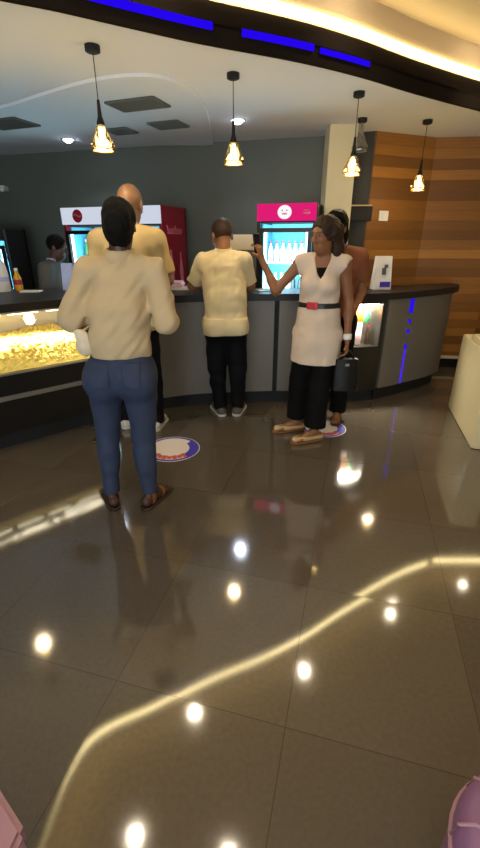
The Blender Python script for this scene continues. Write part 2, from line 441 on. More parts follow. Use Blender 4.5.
lamp('AREA', (-1.3, -3.9, 1.0), 270, (.76, .88, 1.), 4.4, rot=(PI/2+.35, 0, 0), sy=2.2)   # added cool fill light behind the camera, tilted up to brighten the grey ceiling
def pendant(x, y, zl, label, lit=True, sc=1., canopy=True):
    t = thing('pendant_lamp', label, 'pendant lamp', (x, y, zl), 'pendant lamps over the counter')
    B = lambda mb, nm, m, sm=None: mb.build(nm, m, t, local=True, smooth=sm)
    top = ZC - zl
    B(MB().lathe([(0, top), (.042, top), (.042, top-.028), (.030, top-.034), (0, top-.034)], 20), 'canopy', M['blackm'], 40)
    B(MB().tube([(0, 0, top-.03), (0, 0, .17)], .0028, 6), 'cord', M['blackm'])
    B(MB().lathe([(0, .235), (.008, .23), (.013, .15), (.024, .115), (.024, .105), (0, .105)], 14), 'socket', M['blackm'] if lit else M['steel'], 40)
    # faceted bell of glass, wide low girdle, open underneath
    pr = [(.020, .110), (.034, .098), (.050, .055), (.074, .012), (.072, -.004), (.060, -.022)]
    mb = MB(); n = 9
    rings = []
    for k, (r, z) in enumerate(pr):
        rings.append([mb.bm.verts.new((r*math.cos(2*PI*(i+.5*(k % 2))/n), r*math.sin(2*PI*(i+.5*(k % 2))/n), z)) for i in range(n)])
    for k, (A, C) in enumerate(zip(rings, rings[1:])):
        for i in range(n):
            j = (i+1) % n
            if k % 2 == 0: mb.bm.faces.new([A[i], C[i], A[j]]); mb.bm.faces.new([A[j], C[i], C[j]])
            else: mb.bm.faces.new([A[i], C[i], C[j]]); mb.bm.faces.new([A[i], C[j], A[j]])
    g = B(mb, 'glass_shade', M['amber'] if lit else M['smoke'])
    B(MB().lathe([(.061, -.022), (.0635, -.024), (.0635, -.016), (.061, -.014)], 18), 'rim', M['steel'] if not lit else mat('brass rim', (150, 112, 40), .3, .8))
    if lit:
        B(MB().lathe([(0, .098), (.012, .09), (.017, .06), (.016, .035), (0, .02)], 12), 'bulb', M['bulb'], 60)
        B(MB().lathe([(0, -.012), (.056, -.012), (.056, -.016), (0, -.019)], 20), 'diffuser', M['bulb'])
        lamp('POINT', (x, y, zl-.05), 6, (1., .74, .42), .05)
    else:
        B(MB().lathe([(0, .098), (.014, .09), (.02, .06), (.016, .035), (0, .02)], 12), 'bulb', M['smoke'], 60)
pendant(-.83, 3.01, 2.02, 'lit amber glass pendant hanging above the tall bald man, leftmost in view')
pendant(-1.86, 2.80, 2.02, 'lit amber glass pendant mirrored as a yellow glow at the left of the floor')
pendant(-.045, 3.44, 2.01, 'lit amber glass pendant hanging above the man in the off-white shirt')
pendant(.88, 3.82, 1.99, 'lit amber glass pendant hanging in front of the cream column')
pendant(1.71, 4.61, 1.96, 'lit amber glass pendant hanging before the wood plank wall, rightmost in view')
pendant(1.10, 4.55, 2.27, 'unlit clear glass pendant just right of the cream column', lit=False)

def vent(x, y, sx, sy, rz, label, z=ZC-.022):
    t = thing('ceiling_vent', label, 'air vent', (x, y, z), 'ceiling air vents', rz)
    fr = MB()
    for s in (-1, 1): fr.box((s*sx/2, 0, -.006), (.02, sy, .012)).box((0, s*sy/2, -.006), (sx, .02, .012))
    fr.build('frame', M['vent'], t, local=True)
    MB().box((0, 0, -.002), (sx, sy, .004)).build('backing', M['blackm'], t, local=True)
    n = 6
    for k in range(n): MB().box((0, -sy/2+(k+.5)*sy/n, -.007), (sx, .012, .012), rx=.6).build('slat', M['vent'], t, local=True)
vent(-.80, 4.02, .42, .26, -.35, 'wide grey ceiling vent nearest the pendant over the bald man')
vent(-1.16, 4.90, .24, .22, -.35, 'small dark ceiling vent right behind the leftmost pendant')
vent(-.66, 4.66, .30, .24, -.35, 'dark ceiling vent right of the other two over the left counter')
vent(-2.12, 4.62, .45, .30, -.35, 'grey ceiling vent at the left edge of the ceiling')

# ------------------------------------------------------------------ counter
G = cat_rom([(-3.0, 1.6), (-2.4, 2.25), (-1.85, 2.84), (-1.57, 3.10), (-1.28, 3.36), (-.95, 3.60), (-.68, 3.76), (-.39, 3.86), (.1, 3.93), (.61, 3.95), (1.0, 3.95), (1.36, 4.02), (1.69, 4.20), (2.05, 4.44), (2.26, 4.65), (2.34, 4.84)], 12)
def backY(x): return 4.30 + .04*(x+2) if x < 1.3 else 4.56 + (x-1.3)*.36
GB = [(p[0]-.0 if p[0] > -2.4 else p[0], max(backY(p[0]), p[1]+.12)) for p in G]
TOP0, TOP1 = 1.0, 1.06
ci = lambda x: min(range(len(G)), key=lambda i: abs(G[i][0]-x))
def seg(x0, x1, off=0.):
    C = offset(G, off); return C[ci(x0):ci(x1)+1]
def sm(a, b, x): t_ = min(1, max(0, (x-a)/(b-a))); return t_*t_*(3-2*t_)
_T = np.gradient(np.array(G), axis=0); _T /= np.linalg.norm(_T, axis=1)[:, None]
# the top steps back over the slanted glass of the popcorn display
GF = [(p[0]-ty*d_, p[1]+tx*d_) for p, (tx, ty), d_ in ((p, t_, -.05+.27*(1-sm(-1.16, -1.02, p[0]))) for p, t_ in zip(G, _T))]
o = MB().ribbon(GF, GB, TOP0, TOP1).build('countertop', M['stone']); tag(o, 'long dark curved countertop running across the whole serving counter', 'countertop')

# popcorn display at the left
xa, xb = -2.85, -1.13
t = thing('popcorn_display_case', 'lit glass popcorn display with black base under the left end of the countertop', 'display case', (-1.9, 3.0, 0))
MB().ribbon(seg(xa, xb), seg(xa, xb, .66), .14, .585).build('base', M['black'], t)
MB().ribbon(seg(xa, xb, .08), seg(xa, xb, .5), 0, .139).build('plinth', M['blackm'], t)
MB().ribbon(seg(xa, xb, -.012), seg(xa, xb, -.001), .40, .435).build('trim_strip', M['panel'], t)
MB().ribbon(seg(xa, xb, .61), seg(xa, xb, .64), .586, .998).build('back_panel', M['whitebox'], t)
def slant(mb, o0, o1, z0, z1, th):
    A0, A1, B0, B1 = seg(xa, xb, o0), seg(xa, xb, o1), seg(xa, xb, o0+th), seg(xa, xb, o1+th)
    V = lambda C, z: [mb.bm.verts.new((p[0], p[1], z)) for p in C]
    a, b, c, d_ = V(A0, z0), V(A1, z1), V(B0, z0), V(B1, z1)
    for k in range(len(a)-1):
        for q in ([a[k], a[k+1], b[k+1], b[k]], [c[k+1], c[k], d_[k], d_[k+1]], [b[k], b[k+1], d_[k+1], d_[k]], [a[k+1], a[k], c[k], c[k+1]]): mb.bm.faces.new(q)
    for k in (0, -1): mb.bm.faces.new([a[k], b[k], d_[k], c[k]])
    return mb
slant(MB(), .002, .235, .60, .985, .006).build('glass_front', M['glass'], t)
MB().ribbon(seg(xa, xb, -.008), seg(xa, xb, .012), .586, .600).build('bottom_rail', M['steel'], t)
MB().ribbon(seg(xa, xb, .226), seg(xa, xb, .25), .985, .999).build('top_rail', M['steel'], t)
e0, e1 = seg(xb, xb+.02), seg(xb, xb+.02, .64); et0 = seg(xb, xb+.02, .24)
mb = MB(); lo_ = [mb.bm.verts.new((p[0], p[1], .586)) for p in (e0[0], e0[-1], e1[-1], e1[0])]; hi_ = [mb.bm.verts.new((p[0], p[1], .998)) for p in (et0[0], et0[-1], e1[-1], e1[0])]
mb.bm.faces.new(lo_[::-1]); mb.bm.faces.new(hi_)
for k in range(4): mb.bm.faces.new([lo_[k], lo_[(k+1) % 4], hi_[(k+1) % 4], hi_[k]])
mb.build('end_panel', M['steel'], t)
xs = np.linspace(xa+.03, xb-.05, 9)
for o0 in (.28, .42):
    for x0_, x1_ in zip(xs, xs[1:]):
        c_ = seg(x0_, x1_-.035, o0)
        if len(c_) > 1: MB().ribbon(c_, offset(c_, .016), .970, .985).build('light_bar', M['tube'], t)
for x_, y_ in ((-1.53, 3.47), (-1.90, 3.18), (-2.32, 2.74)): lamp('AREA', (x_, y_, .968), 9, (1., .88, .64), .40, sy=.20, rot=(0, 0, .75)).data.spread = math.radians(62)
# the popcorn: an uncountable heap
mb = MB(); rows = 26; C0 = seg(xa+.03, xb-.03, .025); n = len(C0)
lines = []
for r in range(rows):
    v = r/(rows-1); C = seg(xa+.03, xb-.03, .125+.44*v)
    lines.append([mb.bm.verts.new((p[0], p[1], .735+.03*math.sin(p[0]*7+1)*v + .05*v + random.uniform(-.012, .012))) for p in C])
for A, B in zip(lines, lines[1:]):
    for i in range(n-1): mb.bm.faces.new([A[i], A[i+1], B[i+1], B[i]])
low = [mb.bm.verts.new((p[0], p[1], .601)) for p in C0]
for i in range(n-1): mb.bm.faces.new([low[i], low[i+1], lines[0][i+1], lines[0][i]])
CC = offset(G, .04)
for k in range(1100):
    q = random.uniform(ci(xa+.05), ci(xb-.08)); i = int(q); u = q-i
    if random.random() < .5:
        v = random.random(); C = offset(G, .03+.42*v) if k % 40 == 0 else None
        base = CC
        a_, b_ = base[i], base[min(i+1, len(base)-1)]
        x, y = a_[0]*(1-u)+b_[0]*u, a_[1]*(1-u)+b_[1]*u
        nx, ny = -(b_[1]-a_[1]), b_[0]-a_[0]; l = math.hypot(nx, ny) or 1
        x += nx/l*(.09+.44*v); y += ny/l*(.09+.44*v); z = .74+.05*v+.03*math.sin(x*7+1)*v
    else:
        a_, b_ = CC[i], CC[min(i+1, len(CC)-1)]
        x, y = a_[0]*(1-u)+b_[0]*u, a_[1]*(1-u)+b_[1]*u; z = random.uniform(.61, .735)
        nx, ny = -(b_[1]-a_[1]), b_[0]-a_[0]; l = math.hypot(nx, ny) or 1; x += nx/l*(z-.605)*.66; y += ny/l*(z-.605)*.66
    t2 = bmesh.new(); bmesh.ops.create_icosphere(t2, subdivisions=1, radius=random.uniform(.010, .017))
    for vv in t2.verts: vv.co = vv.co*random.uniform(.75, 1.3) + Vector((x, y, z))
    mb._merge(t2)
o = mb.build('popcorn', M['popcorn'], smooth=70); tag(o, 'heap of yellow popcorn behind the lit glass of the left display', 'popcorn', kind='stuff')

# grey middle counter
xa, xb = -1.09, 1.02
t = thing('service_counter', 'long grey panelled serving counter the two men stand at', 'counter', (0, 3.95, 0))
cuts = [-1.09, -.38, .34, 1.02]
for c0, c1 in zip(cuts, cuts[1:]):
    MB().ribbon(seg(c0+.004, c1-.004), seg(c0+.004, c1-.004, .04), .13, .998).build('front_panel', M['panel'], t)
MB().ribbon(seg(xa, xb, .042), seg(xa, xb, .10), .13, .997).build('carcass', M['blackm'], t)
MB().ribbon(seg(xa, xb, .07), seg(xa, xb, .14), 0, .129).build('plinth', M['blackm'], t)

# small lit snack display
xa, xb = 1.05, 1.37
t = thing('snack_display', 'small lit glass snack display between the grey counter and its curved end', 'display case', (1.2, 4.0, 0))
MB().ribbon(seg(xa, xb), seg(xa, xb, .32), .12, .55).build('base', M['black'], t)
MB().ribbon(seg(xa, xb, .05), seg(xa, xb, .3), 0, .119).build('plinth', M['blackm'], t)
MB().ribbon(seg(xa, xb, .30), seg(xa, xb, .32), .551, .998).build('back_panel', M['paper'], t)
MB().ribbon(seg(xa, xb, .004), seg(xa, xb, .01), .565, .96).build('glass_front', M['glass'], t)
MB().ribbon(seg(xa, xb, -.004), seg(xa, xb, .016), .551, .565).build('bottom_rail', M['black'], t)
MB().ribbon(seg(xa, xb, -.004), seg(xa, xb, .03), .96, .998).build('top_rail', M['black'], t)
c = seg(xb-.035, xb); c2 = seg(xb-.035, xb, .32)
MB().prism([c[0], c[-1], c2[-1], c2[0]], .551, .998).build('post', M['black'], t)
MB().ribbon(seg(xa+.02, xb-.05, .06), seg(xa+.02, xb-.05, .09), .94, .958).build('light_tube', glow('snack case tube', (1., .88, .66), 40.), t)
lamp('AREA', (1.17, 4.12, .955), 26, (1., .90, .74), .2, sy=.1)
MB().ribbon(seg(xa+.01, xb-.04, .14), seg(xa+.01, xb-.04, .29), .755, .762).build('shelf', M['glass'], t)
def bottle_mb(h, r, neck=.4):
    return MB().lathe([(0, 0), (r*.92, 0), (r, h*.04), (r, h*.55), (r*neck, h*.80), (r*neck, h*.9), (0, h*.9)], 12)
def bottle(name, loc, h, r, body, cap, label, cat='bottle', group=None):
    t = thing(name, label, cat, loc, group)
    bottle_mb(h, r).build('bottle_body', body, t, local=True, smooth=50)
    MB().lathe([(0, h), (r*.45, h), (r*.45, h*.89), (0, h*.89)], 10).build('cap', cap, t, local=True, smooth=50)
    return t
bottle('drink_bottle', (1.255, 4.15, .551), .19, .024, M['cola'], M['red'], 'dark bottle on the floor of the small lit snack display')
bottle('drink_bottle', (1.235, 4.16, .7635), .15, .03, M['green'], M['yellow'], 'green bottle on the shelf of the small lit snack display')
def packet(x, y, z, w, h, m, label):
    t = thing('snack_packet', label, 'snack packet', (x, y, z))
    mb = MB(); V = []
    for k in range(7):
        zz = h*k/6; th = .03*math.sin(PI*k/6)+.002
        V.append([mb.bm.verts.new((sx*w/2, sy*th/2, zz)) for sx, sy in ((-1, -.3), (0, -1.), (1, -.3), (1, .3), (0, 1.), (-1, .3))])
    for A, B in zip(V, V[1:]):
        for i in range(6): mb.bm.faces.new([A[i], A[(i+1) % 6], B[(i+1) % 6], B[i]])
    mb.bm.faces.new(V[0][::-1]); mb.bm.faces.new(V[-1])
    mb.build('packet_body', m, t, local=True, smooth=60)
    MB().box((0, 0, h+.004), (w, .004, .012)).build('crimped_top', m, t, local=True)
packet(1.14, 4.13, .551, .10, .15, M['pinkpack'], 'pale pink packet at the left of the small snack display floor')
packet(1.15, 4.15, .7635, .10, .12, M['orange'], 'orange packet on the shelf of the small snack display')

# curved end counter with the blue LED line
xa, xb = 1.40, 2.34
t = thing('end_counter', 'grey curved end of the counter with a blue LED line', 'counter', (1.9, 4.4, 0))
MB().ribbon(seg(xa, xb), seg(xa, xb, .04), .13, .998).build('front_panel', M['panel'], t)
MB().ribbon(seg(xa, xb-.05, .042), seg(xa, xb-.05, .12), .13, .997).build('carcass', M['blackm'], t)
MB().ribbon(seg(xa, xb-.04, .05), seg(xa, xb-.04, .14), 0, .129).build('plinth', M['blackm'], t)
i = ci(1.66); gx, gy = G[i]; ax, ay = G[i+1][0]-G[i-1][0], G[i+1][1]-G[i-1][1]; rz = math.atan2(ay, ax); nx, ny = math.sin(rz), -math.cos(rz)
def led(z0, z1, wd, nm='led_segment', m=None):
    MB().box((gx+nx*.004, gy+ny*.004, (z0+z1)/2), (wd, .008, z1-z0), rz).build(nm, m or M['blue2'], t)
led(.85, .985, .045); led(.755, .785, .035); led(.655, .69, .035); led(.50, .545, .026); led(.14, .49, .018, m=glow('dim blue led', (.07, .02, 1.), .9))

# ------------------------------------------------------------------ fridges
def fridge(name, label, loc, rz, W, D, Ht, header, side, doors, head_h=.17, lamp_w=30):
    """local frame: x along the front, front at y=0, back at y=D; body is the shell"""
    t = thing(name, label, 'drinks fridge', loc, rotz=rz)
    B = lambda mb, nm, m, p=None, sm=None: mb.build(nm, m, p or t, local=True, smooth=sm)
    B(MB().box((W/2, D-.02, Ht/2), (W, .04, Ht)).box((W/2, D/2, .06), (W, D, .12)).box((W/2, D/2+.01, Ht-head_h/2-.01), (W-.05, D-.04, head_h)), 'cabinet', M['blackm'])
    B(MB().box((.0175, D/2, Ht/2), (.035, D, Ht), bev=.006), 'side_panel', side)
    B(MB().box((W-.0175, D/2, Ht/2), (.035, D, Ht), bev=.006), 'side_panel', side)
    B(MB().box((W/2, -.004, Ht-head_h/2), (W-.01, .03, head_h-.005), bev=.004), 'header_sign', header)
    B(MB().box((W/2, D-.05, (Ht-head_h)/2+.06), (W-.08, .02, Ht-head_h-.14)), 'liner', M['fridge_in'])
    n = len(doors) if isinstance(doors, (list, tuple)) else doors
    dw = (W-.07)/n; top = Ht-head_h-.06
    for k in range(n):
        x0 = .035+k*dw
        d_ = B(MB().box((x0+.02, -.012, (top+.12)/2), (.04, .024, top-.12)).box((x0+dw-.02, -.012, (top+.12)/2), (.04, .024, top-.12))
               .box((x0+dw/2, -.012, top-.02), (dw-.08, .024, .04)).box((x0+dw/2, -.012, .14), (dw-.08, .024, .04)), 'door', M['black'])
        B(MB().box((x0+dw/2, -.01, (top+.12)/2), (dw-.08, .006, top-.2)), 'door_glass', M['fglass'], d_)
        B(MB().box((x0+(dw-.025 if k == 0 else .025), -.04, 1.0), (.018, .02, .3), bev=.004), 'door_handle', M['steel'], d_)
        for xx in (x0+.055, x0+dw-.055):
            B(MB().box((xx, .02, (top+.2)/2), (.022, .022, top-.24)), 'light_tube', M['cyan'])
    for sx in (.042, W-.042): B(MB().box((sx, D/2+.02, (Ht-head_h)/2+.06), (.012, D-.12, Ht-head_h-.16)), 'inner_wall', M['fridge_in'])
    lamp_o = lamp('AREA', (0, 0, 0), lamp_w, (.62, .90, 1.), W-.2, rot=(PI/2, 0, 0), sy=1.1)
    lamp_o.parent = t; lamp_o.location = (W/2, .035, top-.62)
    for zz in (.35, .66, .97, 1.28):
        B(MB().box((W/2, .27, zz), (W-.09, .42, .012)), 'shelf', M['white'])
    return t

# double fridge, left
R1 = math.radians(-20)
f1 = fridge('double_door_fridge', 'wide drinks fridge with white lit header behind the bald man', (-2.07, 5.44, 0), R1, 1.31, .58, 1.84, M['sign_white'], M['dkred'], 2, .18)
def disc(x, z, r, m, y=-.022, parent=None, name='logo', sc=1.):
    mb = MB(); mb.bm.faces.ensure_lookup_table()
    vs = [mb.bm.verts.new((x+r*sc*math.cos(2*PI*i/28), y, z+r*math.sin(2*PI*i/28))) for i in range(28)]
    vb = [mb.bm.verts.new((v.co.x, y+.004, v.co.z)) for v in vs]
    mb.bm.faces.new(vs); mb.bm.faces.new(vb[::-1])
    for i in range(28): mb.bm.faces.new([vs[i], vs[(i+1) % 28], vb[(i+1) % 28], vb[i]])
    return mb.build(name, m, parent, local=True)
dl = disc(.235, 1.75, .068, M['sign_red'], parent=f1)
tag(dl, 'dark red round logo')
def wave(x0, x1, z, amp, wd, y, ph=0., flip=1):
    mb = MB(); pts = []
    for k in range(13):
        u = k/12; pts.append((x0+(x1-x0)*u, z+amp*math.sin(u*2*PI*flip+ph)))
    A = [mb.bm.verts.new((x, y, zz+wd/2)) for x, zz in pts]; Bv = [mb.bm.verts.new((x, y, zz-wd/2)) for x, zz in pts]
    A2 = [mb.bm.verts.new((x, y+.002, zz+wd/2)) for x, zz in pts]; B2 = [mb.bm.verts.new((x, y+.002, zz-wd/2)) for x, zz in pts]
    for i in range(12):
        mb.bm.faces.new([A[i], Bv[i], Bv[i+1], A[i+1]]); mb.bm.faces.new([A2[i], A2[i+1], B2[i+1], B2[i]])
        mb.bm.faces.new([A[i], A[i+1], A2[i+1], A2[i]]); mb.bm.faces.new([Bv[i], B2[i], B2[i+1], Bv[i+1]])
    return mb
wave(.18, .29, 1.755, .012, .014, -.025).build('logo_script', M['pinkmark'], dl, local=True)
# print on the red side: a line of script, two bottles
mb = MB(); X = 1.31
for k in range(8):
    y0 = .12+k*.045; hh = .07 if k in (0, 4) else .04
    mb.box((X+.0015, y0, 1.58+hh/2), (.003, .022, hh), rx=.25)
mb.box((X+.0015, .28, 1.57), (.003, .34, .012))
mb.build('printed_script', M['pinkmark'], f1, local=True)
for yy, sc in ((.17, 1.), (.40, .92)):
    mb = MB(); pr = [(.045, 0), (.05, .05), (.042, .13), (.05, .2), (.03, .30), (.018, .36), (.018, .42)]
    L_ = [(yy-r*sc, .98+z*sc) for r, z in pr]; R_ = [(yy+r*sc, .98+z*sc) for r, z in pr]
    poly = L_ + R_[::-1]
    a_ = [mb.bm.verts.new((X+.003, y, z)) for y, z in poly]; b_ = [mb.bm.verts.new((X+.0005, y, z)) for y, z in poly]
    for i in range(len(poly)): mb.bm.faces.new([a_[i], a_[(i+1) % len(poly)], b_[(i+1) % len(poly)], b_[i]])
    mb.bm.faces.new(a_); mb.bm.faces.new(b_[::-1])
    mb.build('printed_bottle', M['pinkmark'], f1, local=True)

# single fridge, magenta header
R2 = math.radians(-17)
f2 = fridge('drinks_fridge', 'tall drinks fridge with lit magenta header beside the cream column', (.17, 4.70, 0), R2, .60, .55, 1.83, M['sign_pink'], M['black'], 1, .16)
dl = disc(.285, 1.75, .062, M['sign_logo'], parent=f2, sc=1.12); tag(dl, 'white round logo with small face-like mark')
mb = MB().box((.285, -.026, 1.735), (.045, .003, .012)).box((.262, -.026, 1.765), (.012, .003, .012)).box((.308, -.026, 1.765), (.012, .003, .012))
mb.build('logo_mark', M['pinkmark'], dl, local=True)
MB().box((.50, -.023, 1.74), (.07, .004, .016)).box((.50, -.023, 1.765), (.05, .004, .008)).build('header_lettering', M['pinkmark'], f2, local=True)
def copy_tree(o):
    c = o.copy(); COL.objects.link(c)
    for ch in o.children:
        k = ch.copy(); COL.objects.link(k); k.parent = c
        for g in ch.children:
            kk = g.copy(); COL.objects.link(kk); kk.parent = k
    return c
def row(f, z, x0, x1, n, h, r, body, cap, label, group, y=.22):
    Mx = Matrix.Translation(f.location) @ Matrix.Rotation(f.rotation_euler.z, 4, 'Z')
    src = None
    for k in range(n):
        p = Mx @ Vector((x0+(x1-x0)*k/(n-1), y, z))
        if src is None:
            src = bottle('drink_bottle', p, h, r, body, cap, label, 'bottle', group); o = src
        else:
            o = copy_tree(src); o.location = p
z4, z3, z2 = 1.2872, .9772, .6672
row(f2, z4, .10, .50, 7, .20, .028, M['pinkpack'], M['red'], 'pink and white bottle on the top shelf of the magenta-topped fridge', 'bottles on the magenta fridge top shelf')
row(f2, z3, .09, .30, 4, .20, .03, M['paper'], M['white'], 'white bottle at the left of the second shelf of the magenta-topped fridge', 'white bottles on the magenta fridge second shelf')
row(f2, z3, .36, .51, 3, .19, .028, M['cola'], M['white'], 'dark bottle at the right of the second shelf of the magenta-topped fridge', 'dark bottles on the magenta fridge second shelf')
row(f2, z2, .10, .50, 7, .20, .028, M['water'], M['white'], 'pale water bottle on the third shelf of the magenta-topped fridge', 'bottles on the magenta fridge third shelf')
row(f1, z4, .12, .60, 7, .22, .032, M['green'], M['white'], 'green bottle on the top shelf of the white-topped fridge, left door', 'green bottles in the white-topped fridge')
row(f1, z4, .72, 1.2, 7, .22, .032, M['orange'], M['white'], 'orange bottle on the top shelf of the white-topped fridge, right door', 'orange bottles in the white-topped fridge')
row(f1, z3, .12, .60, 7, .22, .032, M['water'], M['white'], 'pale water bottle on the second shelf of the white-topped fridge, left door', 'water bottles in the white-topped fridge')
row(f1, z3, .72, 1.2, 7, .22, .032, M['cola'], M['red'], 'dark cola bottle on the second shelf of the white-topped fridge, right door', 'cola bottles in the white-topped fridge')
# a third fridge at the left edge
f3 = fridge('drinks_fridge', 'drinks fridge cut off by the left photo edge, only a lit sliver showing', (-3.37, 5.40, 0), 0, .62, .5, 1.62, M['black'], M['black'], 1, .12)

# ------------------------------------------------------------------ things on the counter and the walls
bottle('sauce_bottle', (-2.09, 4.16, TOP1), .20, .036, M['yellow'], M['white'], 'yellow sauce bottle with white cap on the left of the counter', 'bottle')
mb = MB().lathe([(.0365, .055), (.0372, .055), (.0372, .10), (.0365, .10)], 14); mb.build('bottle_label', M['red'], [o for o in COL.objects if o.name.startswith('sauce_bottle')][0], local=True)
t = thing('white_jug', 'white plastic jug at the left edge of the counter beside the yellow bottle', 'jug', (-2.235, 4.10, TOP1))
MB().lathe([(0, 0), (.085, 0), (.09, .02), (.088, .17), (.075, .24), (.05, .29), (.04, .30), (0, .30)], 20).build('jug_body', M['white'], t, local=True, smooth=50)
MB().lathe([(0, .335), (.036, .335), (.04, .30), (0, .30)], 16).build('jug_lid', M['white'], t, local=True, smooth=40)
MB().lathe([(.0895, .09), (.0905, .09), (.0900, .13), (.0890, .13)], 20).build('label_band', M['paleblue'], t, local=True)

def paper_bag(loc, w_, d_, h, label, body, band, rz=0.):
    t = thing('paper_bag', label, 'paper bag', loc, rotz=rz)
    mb = MB(); V = []
    for k in range(6):
        u = k/5; ww = w_*(1-.12*u); dd = d_*(1-.55*u)
        ring = [(-ww/2, -dd/2), (0, -dd/2-.004*math.sin(9*u)), (ww/2, -dd/2), (ww/2-.012*u*2, 0), (ww/2, dd/2), (0, dd/2), (-ww/2, dd/2), (-ww/2+.012*u*2, 0)]
        V.append([mb.bm.verts.new((x, y, h*u)) for x, y in ring])
    for A, B in zip(V, V[1:]):
        for i in range(8): mb.bm.faces.new([A[i], A[(i+1) % 8], B[(i+1) % 8], B[i]])
    mb.bm.faces.new(V[0][::-1]); mb.bm.faces.new(V[-1])
    mb.build('bag_body', body, t, local=True)
    if band:
        MB().box((0.02, -d_/2+.004, h*.16), (w_*.6, .016, h*.16)).build('printed_band', band, t, local=True)
        MB().box((0.0, -d_/2*.72+.0, h*.55), (.035, .03, h*.2), rx=-.12).box((.018, -d_/2*.66, h*.70), (.03, .03, .03), rx=-.12).build('printed_mark', M['vent'], t, local=True)
    return t
paper_bag((1.37, 4.30, TOP1), .17, .11, .30, 'white paper bag with purple band on the right of the counter', M['paper'], M['purple'], .1)
paper_bag((-1.63, 4.22, TOP1), .11, .09, .24, 'pale blue paper bag on the counter before the staff member', M['paleblue'], None)
# payment terminal screen beside the man
t = thing('till_screen', 'cream till screen seen from behind, beside the man in the off-white shirt', 'till', (.02, 4.22, TOP1))
MB().box((0, 0, .008), (.16, .14, .016), bev=.004).build('stand_base', M['blackm'], t, local=True)
MB().box((0, .0, .19), (.04, .03, .36)).build('stand_post', M['blackm'], t, local=True)
MB().box((0, 0, .42), (.23, .045, .13), bev=.008, rx=.06).build('screen_housing', M['whitebox'], t, local=True)
MB().box((0, .024, .42), (.20, .004, .10), rx=.06).build('screen', M['black'], t, local=True)
def slip(x, y, w_, d_, rz, label):
    t = thing('paper_sheet', label, 'paper', (x, y, TOP1), rotz=rz)
    mb = MB(); A = []
    for i in range(6):
        u = i/5-.5; A.append([mb.bm.verts.new((u*w_, v*d_, .001+.010*abs(u)*(1 if v > 0 else .4))) for v in (-.5, .5)])
    B = [[mb.bm.verts.new(v.co+Vector((0, 0, .0012))) for v in r] for r in A]
    for i in range(5):
        mb.bm.faces.new([A[i][0], A[i][1], A[i+1][1], A[i+1][0]]); mb.bm.faces.new([B[i][0], B[i+1][0], B[i+1][1], B[i][1]])
        for j in (0, 1): mb.bm.faces.new([A[i][j], A[i+1][j], B[i+1][j], B[i][j]])
    for i in (0, 5): mb.bm.faces.new([A[i][0], A[i][1], B[i][1], B[i][0]])
    mb.build('sheet', M['paper'], t, local=True)
slip(.21, 4.16, .09, .12, .3, 'small white slip of paper on the counter right of the man at the till')
t = thing('serving_tray', 'white tray on the counter left of the man in the off-white shirt', 'tray', (-.56, 4.28, TOP1))
mb = MB().box((0, 0, .006), (.30, .20, .008))
for s in (-1, 1): mb.box((s*.15, 0, .012), (.008, .2, .02)).box((0, s*.1, .012), (.3, .008, .02))
mb.build('tray_body', M['white'], t, local=True)
t = thing('napkin_stack', 'heap of pinkish white napkins on the white tray before the red fridge side', 'napkins', (-.60, 4.28, TOP1+.011))
mb = MB()
for k in range(6): mb.box((random.uniform(-.01, .01), random.uniform(-.01, .01), .006+k*.011), (.12-.006*k, .10, .010), random.uniform(-.3, .3))
mb.build('napkins', M['pinkpack'], t, local=True)
tag(MB().box((-1.93, 4.05, TOP1+.006), (.18, .10, .012), .1, .003).build('paper_pad', M['paper']), 'flat white pad on the counter in front of the staff member in grey', 'paper')

# black box and switch on the wall
t = thing('wall_speaker', 'black oblong box fixed to the wall right of the cream column', 'speaker', (1.235, 4.92, 1.75))
MB().box((0, 0, 0), (.28, .10, .14), .0, .012).build('speaker_housing', M['blackm'], t, local=True)
MB().box((0, 0, .078), (.26, .09, .012)).build('top_plate', M['beige'], t, local=True)
MB().box((0, .08, 0), (.06, .12, .05)).build('wall_bracket', M['blackm'], t, local=True)
ux, uy = Vector((.9, .36, 0)).normalized()[:2]
t = thing('wall_switch', 'white square switch plate on the wood wall right of the black box', 'switch', (1.56, 5.09, 1.74), rotz=math.atan2(.36, .9))
MB().box((0, 0, 0), (.12, .014, .10), bev=.004).build('plate', M['white'], t, local=True)
MB().box((0, -.010, 0), (.05, .008, .055), bev=.002).build('rocker', M['paper'], t, local=True)
t = thing('wall_camera', 'small white fixture high on the dark wall, at the left edge of the photo', 'wall fixture', (-3.09, 6.24, 2.12))
MB().box((0, .05, 0), (.06, .12, .06), bev=.008).build('mount', M['white'], t, local=True)
MB().sphere((0, -.02, -.02), .034, (1, 1.1, .9)).build('dome', M['white'], t, local=True, smooth=60)

